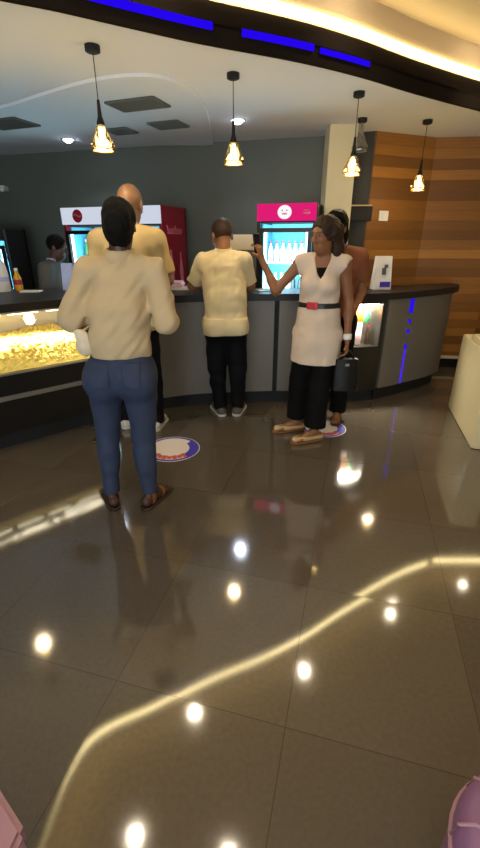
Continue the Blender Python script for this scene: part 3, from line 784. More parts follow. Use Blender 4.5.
# ------------------------------------------------------------------ floor stickers, seats
def sticker(x, y, r, label):
    t = thing('floor_sticker', label, 'floor sticker', (x, y, 0))
    MB().lathe([(0, .0005), (r*.86, .0005), (r*.86, .0018), (0, .0018)], 40).build('sticker_disc', M['sticker'], t, local=True)
    MB().lathe([(r*.86, .0006), (r*.97, .0006), (r*.97, .002), (r*.86, .002)], 40).build('printed_ring', M['blueprint'], t, local=True)
    MB().lathe([(r*.97, .0006), (r, .0006), (r, .0016), (r*.97, .0016)], 40).build('sticker_edge', M['paper'], t, local=True)
    # red footprints low on the disc and a violet block at the right
    mb = MB()
    for k in range(7):
        a_ = -PI/2 - .75 + k*.25
        mb.box((r*.70*math.cos(a_), r*.70*math.sin(a_), .0022), (.034, r*.2 if k % 2 else r*.28, .0012), a_+PI/2)
    mb.build('red_print', M['sticker_red'], t, local=True)
    mb = MB()
    A_ = [(r*.62*math.cos(a), r*.62*math.sin(a)) for a in np.linspace(-.7, .7, 12)]; B_ = [(r*.9*math.cos(a), r*.9*math.sin(a)) for a in np.linspace(-.8, .8, 12)]
    mb.ribbon(A_, B_, .0019, .0028).build('violet_print', M['blueprint'], t, local=True)
sticker(-.53, 2.94, .215, 'round white sticker with violet rim on the floor right of the bald man')
sticker(.73, 3.34, .19, 'round white sticker with violet rim on the floor under the standing women')

# cream sofa at the right edge
t = thing('cream_sofa', 'cream leather sofa seen from its side at the right edge', 'sofa', (2.0, 3.4, 0))
def bx(c, d_, b_, nm, m=M['creamleather'], p=None): return MB().box(c, d_, bev=b_).build(nm, m, p or t)
a0, a1 = Vector((2.045, 3.88, 0)), Vector((1.80, 2.93, 0)); rz = math.atan2((a1-a0).y, (a1-a0).x) + PI/2
R = Matrix.Rotation(rz, 3, 'Z')
def sofa_part(lc, d_, nm, b_=.03, m=None, p=None, rx=0.):
    """local: x away from the seen arm, y to the back; origin at the near bottom corner of the arm"""
    p0 = a1 + R @ Vector(lc); o = MB().box(p0, d_, rz, b_, rx).build(nm, m or M['creamleather'], p or t, smooth=40); return o
sofa_part((.10, .475, .36), (.20, .95, .72), 'armrest')
sofa_part((1.72, .475, .36), (.20, .95, .72), 'armrest')
sofa_part((.91, .50, .20), (1.42, .88, .38), 'base', .02)
sofa_part((.91, .84, .44), (1.42, .20, .84), 'backrest')
for k in (0, 1):
    sofa_part((.56+k*.70, .40, .45), (.69, .70, .13), 'seat_cushion', .04)
    sofa_part((.56+k*.70, .70, .70), (.66, .18, .42), 'back_cushion', .05)
sofa_part((.10, .40, .735), (.17, .62, .07), 'arm_pad', .03)

# lilac seats at the bottom corners
PX, PY, PH = .665, .42, .33
t = thing('lilac_pouf', 'lilac buttoned pouf in the bottom right corner', 'pouf', (PX, PY, 0))
mb = MB(); k_ = PH/.275; prof = [(0, 0), (.18, 0), (.20, .03*k_), (.20, .22*k_), (.192, .255*k_), (.165, .275*k_), (.10, .272*k_), (0, .262*k_)]
mb.lathe(prof, 40); mb.build('pouf_body', M['lilac'], t, local=True, smooth=60)
MB().lathe([(.199, PH-.085), (.207, PH-.078), (.199, PH-.07)], 40).build('piping', M['pinkcloth'], t, local=True, smooth=60)
MB().sphere((0, 0, PH-.013), .02, (1, 1, .5)).build('button', M['pinkcloth'], t, local=True, smooth=60)
for k in range(10):
    a_ = 2*PI*k/10+.2; c_, s_ = math.cos(a_), math.sin(a_)
    MB().tube([(.02*c_, .02*s_, PH-.012), (.10*c_, .10*s_, PH-.001), (.165*c_, .165*s_, PH+.001), (.194*c_, .194*s_, PH-.025), (.201*c_, .201*s_, PH-.075)], .004, 6).build('seam', M['pinkcloth'], t, local=True, smooth=60)
t = thing('pink_stool', 'pinkish six sided padded stool in the bottom left corner', 'stool', (-.645, .40, 0))
hexa = lambda r: [(r*math.cos(.697+PI/6*0+PI/3*k-.30), r*math.sin(.697+PI/3*k-.30)) for k in range(6)]
a0_ = math.atan2(.475-.40, -.46+.645)
hexa = lambda r: [(r*math.cos(a0_+PI/3*k), r*math.sin(a0_+PI/3*k)) for k in range(6)]
MB().prism(hexa(.19), .02, .29).build('stool_body', M['pinkcloth'], t, local=True)
mb = MB().prism(hexa(.20), .29, .35); bmesh.ops.bevel(mb.bm, geom=mb.bm.edges[:], offset=.012, segments=2, affect='EDGES'); mb.build('seat_pad', M['pinkcloth'], t, local=True)
for k in range(3):
    v = (.13*math.cos(a0_+2*PI/3*k), .13*math.sin(a0_+2*PI/3*k), 0); MB().lathe([(0, 0), (.02, 0), (.022, .02), (0, .02)], 12, v).build('foot', M['blackm'], t, local=True)

# ------------------------------------------------------------------ people: smooth implicit bodies and clothes
def nv(v):
    v = np.array(v, float); return v/np.linalg.norm(v)

class Field:
    def __init__(s, lo, hi, res=.0065):
        s.lo = np.array(lo, float); s.res = res
        s.n = np.ceil((np.array(hi)-s.lo)/res).astype(int)+1
        s.ax = [s.lo[i]+res*np.arange(s.n[i]) for i in range(3)]
        s.v = np.full(s.n, .5, np.float32)
    def copy(s):
        f = Field.__new__(Field); f.lo, f.res, f.n, f.ax = s.lo, s.res, s.n, s.ax; f.v = s.v.copy(); return f
    def window(s, lo, hi):
        i0 = np.clip(np.floor((np.array(lo)-s.lo)/s.res).astype(int), 0, s.n-1); i1 = np.clip(np.ceil((np.array(hi)-s.lo)/s.res).astype(int)+1, 1, s.n)
        sl = tuple(slice(a, b) for a, b in zip(i0, i1))
        X, Y, Z = np.meshgrid(*[s.ax[i][sl[i]] for i in range(3)], indexing='ij')
        return sl, X, Y, Z
    def put(s, sl, d, k, op='add'):
        a = s.v[sl]
        if op == 'add':
            if k > 0:
                h = np.clip(.5+.5*(a-d)/k, 0, 1); s.v[sl] = a*(1-h)+d*h - k*h*(1-h)
            else: s.v[sl] = np.minimum(a, d)
        else:
            if k > 0:
                h = np.clip(.5-.5*(a+d)/k, 0, 1); s.v[sl] = a*(1-h)-d*h + k*h*(1-h)
            else: s.v[sl] = np.maximum(a, -d)
    def cap(s, a, b, r1, r2, k=.02, frame=None, sc=(1, 1, 1), clip=None, op='add'):
        """tapered limb from a to b; frame/sc squash its section; clip = (point, normal) cuts it off"""
        a = np.array(a, float); b = np.array(b, float); m = max(r1, r2)*max(1, max(sc))+k+.04
        sl, X, Y, Z = s.window(np.minimum(a, b)-m, np.maximum(a, b)+m)
        if X.size == 0: return
        P = np.stack([X-a[0], Y-a[1], Z-a[2]], -1); ba = b-a
        if frame is not None:
            Fm = np.array(frame)/np.array(sc)[:, None]
            P = P @ Fm.T; ba = Fm @ ba
        t = np.clip((P @ ba)/max(ba @ ba, 1e-9), 0, 1)
        d = (np.linalg.norm(P - t[..., None]*ba, axis=-1) - (r1+(r2-r1)*t))*min(sc)
        if clip is not None:
            c, n_ = np.array(clip[0], float), nv(clip[1]); d = np.maximum(d, (X-c[0])*n_[0]+(Y-c[1])*n_[1]+(Z-c[2])*n_[2])
        s.put(sl, d.astype(np.float32), k, op)
    def ell(s, c, r, k=.02, frame=None, op='add', clip=None):
        c = np.array(c, float); r = np.array(r, float); m = r.max()+k+.04
        sl, X, Y, Z = s.window(c-m, c+m)
        if X.size == 0: return
        P = np.stack([X-c[0], Y-c[1], Z-c[2]], -1)
        if frame is not None: P = P @ np.array(frame).T
        k0 = np.linalg.norm(P/r, axis=-1); k1 = np.linalg.norm(P/(r*r), axis=-1)+1e-9
        d = k0*(k0-1)/k1
        if clip is not None:
            cc, n_ = np.array(clip[0], float), nv(clip[1]); d = np.maximum(d, (X-cc[0])*n_[0]+(Y-cc[1])*n_[1]+(Z-cc[2])*n_[2])
        s.put(sl, d.astype(np.float32), k, op)
    def grid(s): return np.meshgrid(*s.ax, indexing='ij')
    def cut(s, c, n):
        """keep the side the normal points away from"""
        n = nv(n); X, Y, Z = np.meshgrid(*s.ax, indexing='ij', sparse=True)
        s.v = np.maximum(s.v, ((X-c[0])*n[0]+(Y-c[1])*n[1]+(Z-c[2])*n[2]).astype(np.float32)); return s
    def folds(s, amp, seed=0, freq=26., zs=.55):
        g = np.random.default_rng(seed); X, Y, Z = np.meshgrid(*s.ax, indexing='ij', sparse=True); acc = 0
        for i in range(5):
            d = nv(g.normal(size=3)*np.array([1, 1, zs])); f = freq*(.6+.8*g.random()); w_ = g.normal(size=3)
            acc = acc + np.sin(f*(X*d[0]+Y*d[1]+Z*d[2]) + 1.6*np.sin(f*.45*(X*w_[0]+Y*w_[1]+Z*w_[2])+g.random()*6)+g.random()*6)
        s.v = (s.v + amp*acc/2.2).astype(np.float32); return s
    def patch(s, off, lo, hi, frame=None, c=None):
        """a thin layer of the surface inside a box (pocket, belt, strap)"""
        f = s.copy(); X, Y, Z = np.meshgrid(*s.ax, indexing='ij', sparse=True)
        if c is not None:
            A = np.array(frame); U = [(X-c[0])*A[i][0]+(Y-c[1])*A[i][1]+(Z-c[2])*A[i][2] for i in range(3)]
        else: U = [X, Y, Z]
        q = -1e3
        for i in range(3): q = np.maximum(q, np.maximum(lo[i]-U[i], U[i]-hi[i]))
        f.v = np.maximum(np.maximum(s.v-off, -(s.v+.006)), q).astype(np.float32); return f
    def mesh(s, name, m, parent, smooth=True, relax=1):
        v = s.v; neg = v < 0
        c = np.zeros(tuple(k-1 for k in v.shape), np.int8)
        cor = [(i, j, k) for i in (0, 1) for j in (0, 1) for k in (0, 1)]
        sh = c.shape
        for i, j, k in cor: c += neg[i:i+sh[0], j:j+sh[1], k:k+sh[2]]
        act = (c > 0) & (c < 8); I = np.argwhere(act)
        if len(I) == 0: return None
        vals = np.stack([v[I[:, 0]+i, I[:, 1]+j, I[:, 2]+k] for i, j, k in cor], 1)
        acc = np.zeros((len(I), 3)); cnt = np.zeros(len(I))
        for a in range(8):
            for b in range(a+1, 8):
                if sum(abs(x-y) for x, y in zip(cor[a], cor[b])) != 1: continue
                va, vb = vals[:, a], vals[:, b]; x = (va < 0) != (vb < 0)
                t = np.where(x, va/np.where(x, va-vb, 1), 0)[:, None]
                acc += np.where(x[:, None], np.array(cor[a])+t*(np.array(cor[b])-np.array(cor[a])), 0); cnt += x
        P = s.lo + s.res*(I + acc/cnt[:, None])
        idm = np.full(sh, -1, np.int64); idm[act] = np.arange(len(I))
        faces = []
        for ax in range(3):
            u, w_ = [(1, 2), (2, 0), (0, 1)][ax]
            A = [slice(None)]*3; B = [slice(None)]*3; A[ax] = slice(0, -1); B[ax] = slice(1, None)
            n0, n1 = neg[tuple(A)], neg[tuple(B)]
            for flip, msk in ((False, n0 & ~n1), (True, ~n0 & n1)):
                e = np.argwhere(msk)
                ok = (e[:, u] > 0) & (e[:, w_] > 0) & (e[:, u] < v.shape[u]-1) & (e[:, w_] < v.shape[w_]-1); e = e[ok]
                if len(e) == 0: continue
                q = []
                for du, dw in ((-1, -1), (0, -1), (0, 0), (-1, 0)):
                    g = e.copy(); g[:, u] += du; g[:, w_] += dw; q.append(idm[g[:, 0], g[:, 1], g[:, 2]])
                q = np.stack(q, 1); faces.append(q[:, ::-1] if flip else q)
        Fc = np.concatenate(faces)
        for _ in range(relax):
            S_ = np.zeros_like(P); C_ = np.zeros(len(P))
            for a, b in ((0, 1), (1, 2), (2, 3), (3, 0)):
                np.add.at(S_, Fc[:, a], P[Fc[:, b]]); np.add.at(C_, Fc[:, a], 1)
            P = .5*P + .5*S_/np.maximum(C_, 1)[:, None]
        P = P - np.array(root_loc(parent))
        me = bpy.data.meshes.new(name); me.from_pydata(P.tolist(), [], Fc.tolist()); me.materials.append(m)
        me.polygons.foreach_set('use_smooth', [smooth]*len(me.polygons))
        return link_mesh(name, me, parent)

def facing(a):
    a = math.radians(a); f = np.array([math.sin(a), math.cos(a), 0]); s = np.array([math.cos(a), -math.sin(a), 0]); return s, f

class Person:
    """a: joints in world coordinates. Angles in degrees, 0 = away from the camera, 90 = to the right"""
    def __init__(p, name_label, J, face, chest_face, skin, build=1., female=False, head_pitch=0., hs=1., res=.0065):
        p.J = {k: np.array(v, float) for k, v in J.items()}; J = p.J
        pts = [v for k, v in J.items() if not k.startswith(('toe', 'hd', 'hn', 'hc'))]
        lo = np.min(pts, 0)-.25; hi = np.max(pts, 0)+.25; lo[2] = -.012
        p.lo, p.hi, p.res, p.b, p.fem, p.skin = lo, hi, res, build, female, skin
        p.s, p.f = facing(chest_face); p.u = np.array([0, 0, 1.])
        fx = (J['ankL']+J['ankR'])/2
        p.root = thing('person', name_label, 'person', (float(fx[0]), float(fx[1]), 0))
        hsv, hf = facing(face); pr = math.radians(head_pitch)
        p.hs_, p.hf, p.hu = hsv, hf*math.cos(pr)-p.u*math.sin(pr), p.u*math.cos(pr)+hf*math.sin(pr); p.hk = hs
        p.TF = np.array([p.s, p.f, p.u]); p.HF = np.array([p.hs_, p.hf, p.hu])
    def new(p): return Field(p.lo, p.hi, p.res)
    def h(p, x, y, z): return p.J['head'] + p.hk*(p.hs_*x + p.hf*y + p.hu*z)
    def torso(p, F, g=0., k=.03, z_ext=0.):
        J, b = p.J, p.b; s, f, u = p.s, p.f, p.u
        hm = (J['hipL']+J['hipR'])/2; sm = (J['shL']+J['shR'])/2; TF = p.TF
        ax = sm-hm
        if p.fem:
            F.cap(hm+u*.02, hm+ax*.30, .118*b+g, .104*b+g, k, TF, (1.28, .98, 1)); F.cap(hm+ax*.30, hm+ax*.55, .100*b+g, .104*b+g, k, TF, (1.18, .92, 1))
            F.cap(hm+ax*.55, hm+ax*.86, .108*b+g, .100*b+g, k, TF, (1.28, .95, 1))
            for q in (-1, 1): F.ell(hm+ax*.72+s*q*.068*b+f*.075*b, np.array([.062, .062, .066])*b+g, .04)
        else:
            F.cap(hm+u*.02, hm+ax*.35, .118*b+g, .116*b+g, k, TF, (1.22, .95, 1)); F.cap(hm+ax*.35, hm+ax*.62, .116*b+g, .118*b+g, k, TF, (1.22, .96, 1))
            F.cap(hm+ax*.62, hm+ax*.87, .118*b+g, .112*b+g, k, TF, (1.35, .96, 1))
        F.cap(J['shL']-u*.015, J['shR']-u*.015, .054*b+g*.7, .054*b+g*.7, k)
        nb = J['neck']
        for q in ('shL', 'shR'): gg = max(g, .016)*.85 if g > 0 else 0; F.cap(nb-u*.025, J[q]+u*.012, .050*b+gg, .040*b+gg, .03)
    def body(p):
        F = p.new(); J, b = p.J, p.b; s, f, u = p.s, p.f, p.u
        p.torso(F)
        for q in 'LR':
            # arm
            F.cap(J['sh'+q], J['el'+q], .048*b, .037*b, .03); F.cap(J['el'+q], J['wr'+q], .038*b, .025*b, .02)
            m_ = J['el'+q]*.65+J['wr'+q]*.35; F.cap(J['el'+q], m_, .036*b, .036*b, .02)
            # leg
            F.cap(J['hip'+q], J['kn'+q], .088*b, .054*b, .04); F.cap(J['kn'+q], J['an'+q if 'an'+q in J else 'ank'+q], .052*b, .033*b, .02)
            kn, an = J['kn'+q], J['ank'+q]; td = nv(np.append(J['toe'+q][:2], 0))
            F.cap(kn*.75+an*.25-td*.018, kn*.5+an*.5-td*.012, .046*b, .040*b, .03)
            F.ell(J['hip'+q]-f*.060*b-u*.035, np.array([.085, .075, .09])*b, .05)
            hl = np.array([an[0], an[1], .046])-td*.04; to = np.array([an[0], an[1], .034])+td*.15
            F.cap(hl, to, .032, .022, .02); F.cap(an, np.array([an[0], an[1], .045])+td*.075, .034, .03, .02)
            side = np.cross(td, u)*(1 if q == 'R' else -1)
            for t_ in range(5):
                bpt = to + side*(-.026+.0135*t_); F.cap(bpt-td*.03, bpt+td*(.030-.006*t_)-u*.012, .013, .0095-.0006*t_, .006)
            p.hand(F, q)
        # neck and head
        h = p.h; hk = p.hk
        F.cap(J['neck']-u*.02, h(0, -.025, -.05), .056*b, .052*b, .02)
        F.ell(h(0, -.008, .028), np.array([.075, .094, .088])*hk, .02, p.HF); F.ell(h(0, .022, -.052), np.array([.056, .066, .068])*hk, .03, p.HF)
        F.ell(h(0, .045, -.095), np.array([.028, .03, .022])*hk, .025, p.HF)
        for q in (-1, 1):
            F.ell(h(q*.031, .094, .008), np.array([.017, .013, .012])*hk, .012, p.HF, 'sub')
            F.ell(h(q*.040, .066, -.025), np.array([.02, .02, .018])*hk, .02, p.HF)
            F.cap(h(q*.012, .088, .028), h(q*.045, .078, .028), .008*hk, .007*hk, .012)
            F.ell(h(q*.076, -.012, -.008), np.array([.009, .02, .031])*hk, .008, p.HF); F.ell(h(q*.082, -.006, -.004), np.array([.006, .009, .016])*hk, .004, p.HF, 'sub')
            F.ell(h(q*.013, .093, -.036), np.array([.009, .011, .008])*hk, .008, p.HF)
        F.cap(h(0, .086, .018), h(0, .106, -.028), .008*hk, .013*hk, .010)
        F.cap(h(-.020, .080, -.064), h(.020, .080, -.064), .007*hk, .007*hk, .006); F.cap(h(-.016, .080, -.074), h(.016, .080, -.074), .0085*hk, .0085*hk, .006)
        F.cap(h(-.024, .092, -.069), h(.024, .092, -.069), .0022, .0022, .003, op='sub')
        p.F = F
        p.bodyobj = F.mesh('body', M[p.skin], p.root)
        for q in (-1, 1):
            c_ = h(q*.031, .0755, .007); e_ = MB().sphere(tuple(c_), .0125*hk, u=12, v=8).build('eye', M['eye'], p.root, smooth=80); MB().sphere(tuple(h(q*.031, .0825, .007)), .0068*hk, u=10, v=6).build('iris', M['iris'], e_, smooth=80)
    def hand(p, F, q):
        J = p.J; wr = J['wr'+q]; d = nv(J['hd'+q]); n = nv(J['hn'+q]); n = nv(n - d*(n@d)); curl = float(J.get('hc'+q, np.array(.5)))
        sd = np.cross(d, n)*(1 if q == 'R' else -1)      # towards the thumb
        fr = np.array([sd, d, n]); c0 = wr+d*.015
        F.cap(c0, wr+d*.075, .030, .036, .015, fr, (1.05, 1, .42))
        L = [.070, .080, .074, .058]
        for i in range(4):
            a = wr+d*(.085-.004*abs(i-1.3))+sd*(.028-.0185*i); dd = d; ln = L[i]; r = .0092-.0006*(i == 3)
            for sgm, (fl, cc) in enumerate(((.45, .5), (.32, .8), (.23, .6))):
                an_ = curl*cc; dd = nv(dd*math.cos(an_)+n*math.sin(an_)) if sgm == 0 else nv(dd*math.cos(an_)+(n - dd*(n@dd))*math.sin(an_))
                e = a+dd*ln*fl; F.cap(a, e, r, r*.92, .004); a = e; r *= .92
        a = wr+d*.025+sd*.026; dd = nv(d*.62+sd*.75+n*.25)
        for fl in (.034, .028):
            e = a+dd*fl; F.cap(a, e, .012, .0095, .008); a = e; dd = nv(dd*.8+d*.4+n*.5*curl)
    def trousers(p, m, name='trousers', g=.014, hem=.06, top=None, flare=0., loose=0., fold=.004, seat=1.):
        J, b = p.J, p.b; F = p.new(); f, u = p.f, p.u
        hm = (J['hipL']+J['hipR'])/2; sm = (J['shL']+J['shR'])/2; ax = sm-hm
        F.cap(hm+u*.02, hm+ax*.30, .118*b+g, (.104 if p.fem else .116)*b+g, .05, p.TF, (1.28 if p.fem else 1.22, .98, 1))
        for q in 'LR':
            F.cap(J['hip'+q], J['kn'+q], .092*b+g, .054*b+g+loose, .04); F.cap(J['kn'+q], J['ank'+q], .053*b+g+loose, .034*b+g+loose+flare, .02)
            td = nv(np.append(J['toe'+q][:2], 0)); kn, an = J['kn'+q], J['ank'+q]
            F.cap(kn*.75+an*.25-td*.018, kn*.5+an*.5-td*.012, .046*b+g, .040*b+g, .03)
            F.ell(J['hip'+q]-f*.060*b-u*.035, np.array([.085, .075, .09])*b*seat+g, .05)
        if fold: F.folds(fold, 3, 34, 1.6)
        F.cut((0, 0, hem), (0, 0, -1)); p.tz = top if top is not None else hm[2]+.1; F.cut((0, 0, p.tz), (0, 0, 1))
        p.T = F; p.trobj = F.mesh(name, M[m], p.root); return p.trobj
    def shoe(p, q, upper, sole, m_up, m_sole, kind='sneaker'):
        J = p.J; an = J['ank'+q]; td = nv(np.append(J['toe'+q][:2], 0)); hl = np.array([an[0], an[1], .046])-td*.045; to = np.array([an[0], an[1], .036])+td*.165
        lo = np.minimum(hl, to)-.09; hi = np.maximum(hl, to)+.09; lo[2] = -.006; hi[2] = .16
        F = Field(lo, hi, .005); side = np.cross(td, [0, 0, 1]); fr = np.array([side, td, [0, 0, 1]])
        if kind == 'sneaker':
            F.cap(hl, to, .045, .034, .02); F.cap(an+np.array([0, 0, -.01]), np.array([an[0], an[1], .05])+td*.08, .046, .038, .02)
            F.cut((0, 0, .02), (0, 0, -1)); F.cut((0, 0, .105), (0, 0, 1)); ob = F.mesh(upper, M[m_up], p.root)
        else:
            F.cap(hl, to, .037, .028, .02); F.cap(an, np.array([an[0], an[1], .045])+td*.075, .037, .034, .02)
            if kind == 'flat':
                F.cut((0, 0, .016), (0, 0, -1)); F.cut((0, 0, .055), (0, 0, 1)); ob = F.mesh(upper, M[m_up], p.root)
            else:
                ob = None
                for y0, y1, nm in ((.085, .118, 'sandal_strap'), (-.02, .012, 'ankle_strap')):
                    G_ = F.patch(.002, (-.1, y0, .014), (.1, y1, .2 if y0 > 0 else .11), fr, np.array([an[0], an[1], 0])); o_ = G_.mesh(nm, M[m_up], p.root)
        Fs = Field(lo, hi, .005); hs0, ts0 = hl*1., to*1.; hs0[2] = ts0[2] = .012
        Fs.cap(hs0, ts0, .043 if kind == 'sneaker' else .038, .046 if kind == 'sneaker' else .042, .01)
        Fs.cut((0, 0, .026 if kind == 'sneaker' else .017), (0, 0, 1)); Fs.cut((0, 0, .0015), (0, 0, -1))
        return Fs.mesh(sole, M[m_sole], p.root, relax=0)
    def sleeve(p, F, q, g0, g1, frac, fore=0., g2=None, k=.03):
        """frac: how much of the upper arm, fore: how much of the forearm is covered"""
        J, b = p.J, p.b; a, e, w_ = J['sh'+q], J['el'+q], J['wr'+q]
        if frac < 1:
            c = a+(e-a)*frac; F.cap(a, e, .052*b+g0, .040*b+g1, k, clip=(c, e-a))
        else:
            F.cap(a, e, .052*b+g0, .040*b+g1, k)
            if fore:
                c = e+(w_-e)*fore; F.cap(e, w_, .040*b+g1, .030*b+(g2 if g2 is not None else g1), k, clip=(c, w_-e))
    def over(p, F, G_, off, z0=-9, z1=9):
        Z = F.ax[2][None, None, :]; F.v = np.minimum(F.v, np.maximum(G_.v-off, np.maximum(z0-Z, Z-z1))).astype(np.float32)
    def hips(p, F, g, k=.04):
        for q in 'LR':
            F.ell(p.J['hip'+q]-p.f*.058*p.b-p.u*.02, np.array([.088, .078, .10])*p.b+g, k); F.cap(p.J['hip'+q]+p.u*.02, p.J['hip'+q]*.72+p.J['kn'+q]*.28, .096*p.b+g, .088*p.b+g, k)
    def neckline(p, F, r=.066, drop=.0, fwd=.015, zk=1.):
        nb = p.J['neck']; hd = p.J['head']; ax = nv(hd-nb)
        F.cap(nb+p.f*fwd+p.u*(.028-drop), hd+p.f*fwd, r, r, .012, op='sub')

# --- the woman in front, seen from behind -------------------------------------------------
A = Person('woman in cream blouse and blue jeans standing nearest, back turned', dict(
    head=(-.575, 2.22, 1.565), neck=(-.585, 2.20, 1.42), shL=(-.755, 2.20, 1.36), shR=(-.415, 2.20, 1.36), elL=(-.855, 2.17, 1.13), elR=(-.375, 2.17, 1.12),
    wrL=(-.80, 2.40, 1.09), wrR=(-.42, 2.40, 1.06), hdL=(.3, 1, .05), hdR=(-.3, 1, .1), hnL=(.9, 0, -.4), hnR=(-.9, 0, -.4), hcL=np.array(.8), hcR=np.array(.6),
    hipL=(-.742, 2.20, .84), hipR=(-.548, 2.20, .84), knL=(-.775, 2.235, .45), knR=(-.565, 2.235, .45), ankL=(-.785, 2.185, .085), ankR=(-.55, 2.185, .085), toeL=(-.5, .85, 0), toeR=(.42, .9, 0)),
    -4, -2, 'skin_dark', .95, True, 6, .94)
A.body()
A.trousers('jeans', 'jeans', .012, .095, 1.085, 0, .004, .003, 1.04)
for q in (-1, 1):
    A.T.patch(.004, (-.050, -.35, -.075), (.050, 0, .06), A.TF, np.array([-.645+q*.080, 2.20, .865])).mesh('back_pocket', M['jeans'], A.trobj)
A.T.patch(.007, (-1.2, 1.5, 1.01), (0, 2.7, 1.06)).mesh('waistband', M['jeans'], A.trobj)
F = A.new(); A.torso(F, .010, .03)
for q in 'LR': A.sleeve(F, q, .012, .024, 1, .42, .026, .02)
hm = (A.J['hipL']+A.J['hipR'])/2; F.cap(hm+A.u*.17+A.s*.015, hm+A.u*.34+A.s*.02, .116, .116, .04, A.TF, (1.34, 1.10, 1))
F.folds(.006, 5, 42, .8); A.neckline(F, .060, .0, .012); A.over(F, A.T, .009, .98); F.cut((0, 0, 1.045), (0, -.05, -1))
bl = F.mesh('blouse', M['blouse'], A.root)
Fc_ = A.new(); Fc_.cap(A.J['neck']-A.u*.0, A.J['neck']+(A.J['head']-A.J['neck'])*.34, .072, .066, 0.); Fc_.cap(A.J['neck']-A.u*.06, A.J['head'], .060, .060, 0., op='sub')
Fc_.cut(A.J['neck']+A.u*.045, (0, -.2, 1)); Fc_.mesh('collar', M['blouse'], bl)
F = A.new(); h = A.h
F.ell(h(0, -.012, .034), (.079, .094, .088), .02, A.HF); F.ell(h(0, -.045, -.045), (.062, .062, .064), .03, A.HF); F.ell(h(0, -.085, -.01), (.06, .05, .065), .03, A.HF)
F.ell(h(0, .135, -.04), (.085, .095, .12), .01, A.HF, 'sub')
F.folds(.003, 9, 120); F.mesh('hair', M['hair'], A.root)
for q in 'LR': A.shoe(q, 'sandal', 'sandal_sole', 'leather_dark' if q == 'L' else 'leather_brown', 'leather_dark', 'sandal')
# her cream bag hangs from the left forearm
bx_, by_ = -.80, 2.125
t = thing('cream_pouch', 'small cream cloth bag hanging from the left forearm of the nearest woman', 'bag', (bx_, by_, .945))
Fb_ = Field((-.93, 2.02, .84), (-.67, 2.24, 1.14), .005)
Fb_.cap((bx_, by_, 1.0), (bx_-.008, by_, 1.065), .050, .034, .02, np.eye(3), (1, .55, 1)); Fb_.folds(.004, 4, 60); Fb_.mesh('bag_body', M['pouch'], t)
e_, w_ = A.J['elL'], A.J['wrL']; mp = e_*.72+w_*.28
MB().tube([(bx_-.02, by_, 1.08), (mp[0]-.075, mp[1]-.04, mp[2]-.02), (mp[0]-.062, mp[1], mp[2]+.05), (mp[0], mp[1], mp[2]+.078), (mp[0]+.06, mp[1], mp[2]+.05), (mp[0]+.072, mp[1]-.05, mp[2]-.02), (bx_+.01, by_, 1.08)], .007, 8).build('bag_strap', M['pouch'], t, smooth=60)

# --- tall bald man behind her ---------------------------------------------------------------
B = Person('tall bald man in beige shirt standing behind the nearest woman', dict(
    head=(-.78, 3.36, 1.73), neck=(-.81, 3.33, 1.585), shL=(-1.03, 3.33, 1.505), shR=(-.61, 3.33, 1.505), elL=(-1.10, 3.36, 1.22), elR=(-.55, 3.38, 1.22),
    wrL=(-.96, 3.50, 1.11), wrR=(-.66, 3.56, 1.13), hdL=(.5, .85, -.05), hdR=(-.3, .95, -.05), hnL=(.1, .1, -1), hnR=(-.1, .1, -1), hcL=np.array(.3), hcR=np.array(.3),
    hipL=(-.94, 3.30, .95), hipR=(-.75, 3.30, .95), knL=(-.98, 3.34, .50), knR=(-.73, 3.34, .50), ankL=(-1.0, 3.38, .09), ankR=(-.715, 3.33, .09), toeL=(-.35, .3, 0), toeR=(.15, 1, 0)),
    4, 3, 'skin_tan', 1.06, False, 8, 1.12)
B.J['toeL'] = np.array((-.25, -.0, 0))+np.array((0, .9, 0)); B.body()
B.trousers('navy', 'trousers', .016, .06, 1.03, 0, .012, .005)
F = B.new(); B.torso(F, .018, .04)
for q in 'LR': B.sleeve(F, q, .014, .026, .80)
hm = (B.J['hipL']+B.J['hipR'])/2; F.cap(hm-B.u*.03, hm+B.u*.2, .142, .142, .05, B.TF, (1.25, 1, 1)); B.hips(F, .026)
F.folds(.005, 15, 26); B.neckline(F, .066, -.005, .015); B.over(F, B.T, .008); F.cut((0, 0, .87), (0, 0, -1)); s_ = F.mesh('shirt', M['polo'], B.root)
Fc_ = B.new(); Fc_.cap(B.J['neck'], B.J['neck']+(B.J['head']-B.J['neck'])*.3, .080, .074, 0.); Fc_.cap(B.J['neck']-B.u*.06, B.J['head'], .066, .064, 0., op='sub'); Fc_.cut(B.J['neck']+B.u*.04, (0, -.2, 1)); Fc_.mesh('collar', M['polo'], s_)
for q in 'LR': B.shoe(q, 'shoe_upper', 'shoe_sole', 'sneaker', 'sneaker')

# --- man at the till --------------------------------------------------------------------------
Cc = Person('man in off-white shirt and dark trousers leaning on the counter', dict(
    head=(-.150, 3.80, 1.53), neck=(-.135, 3.72, 1.405), shL=(-.305, 3.66, 1.335), shR=(.025, 3.66, 1.345), elL=(-.405, 3.74, 1.14), elR=(.085, 3.76, 1.14),
    wrL=(-.32, 3.98, 1.125), wrR=(.05, 4.00, 1.125), hdL=(.5, .8, .0), hdR=(-.4, .9, .0), hnL=(.1, 0, -1), hnR=(-.1, 0, -1), hcL=np.array(.15), hcR=np.array(.15),
    hipL=(-.195, 3.60, .86), hipR=(-.04, 3.60, .86), knL=(-.205, 3.63, .46), knR=(-.025, 3.63, .46), ankL=(-.185, 3.66, .085), ankR=(-.02, 3.67, .085), toeL=(-.35, .9, 0), toeR=(.25, .95, 0)),
    -24, 0, 'skin_brown', .96, False, 22, 1.1)
Cc.body()
Cc.trousers('navy', 'trousers', .016, .055, .90, 0, .012, .005)
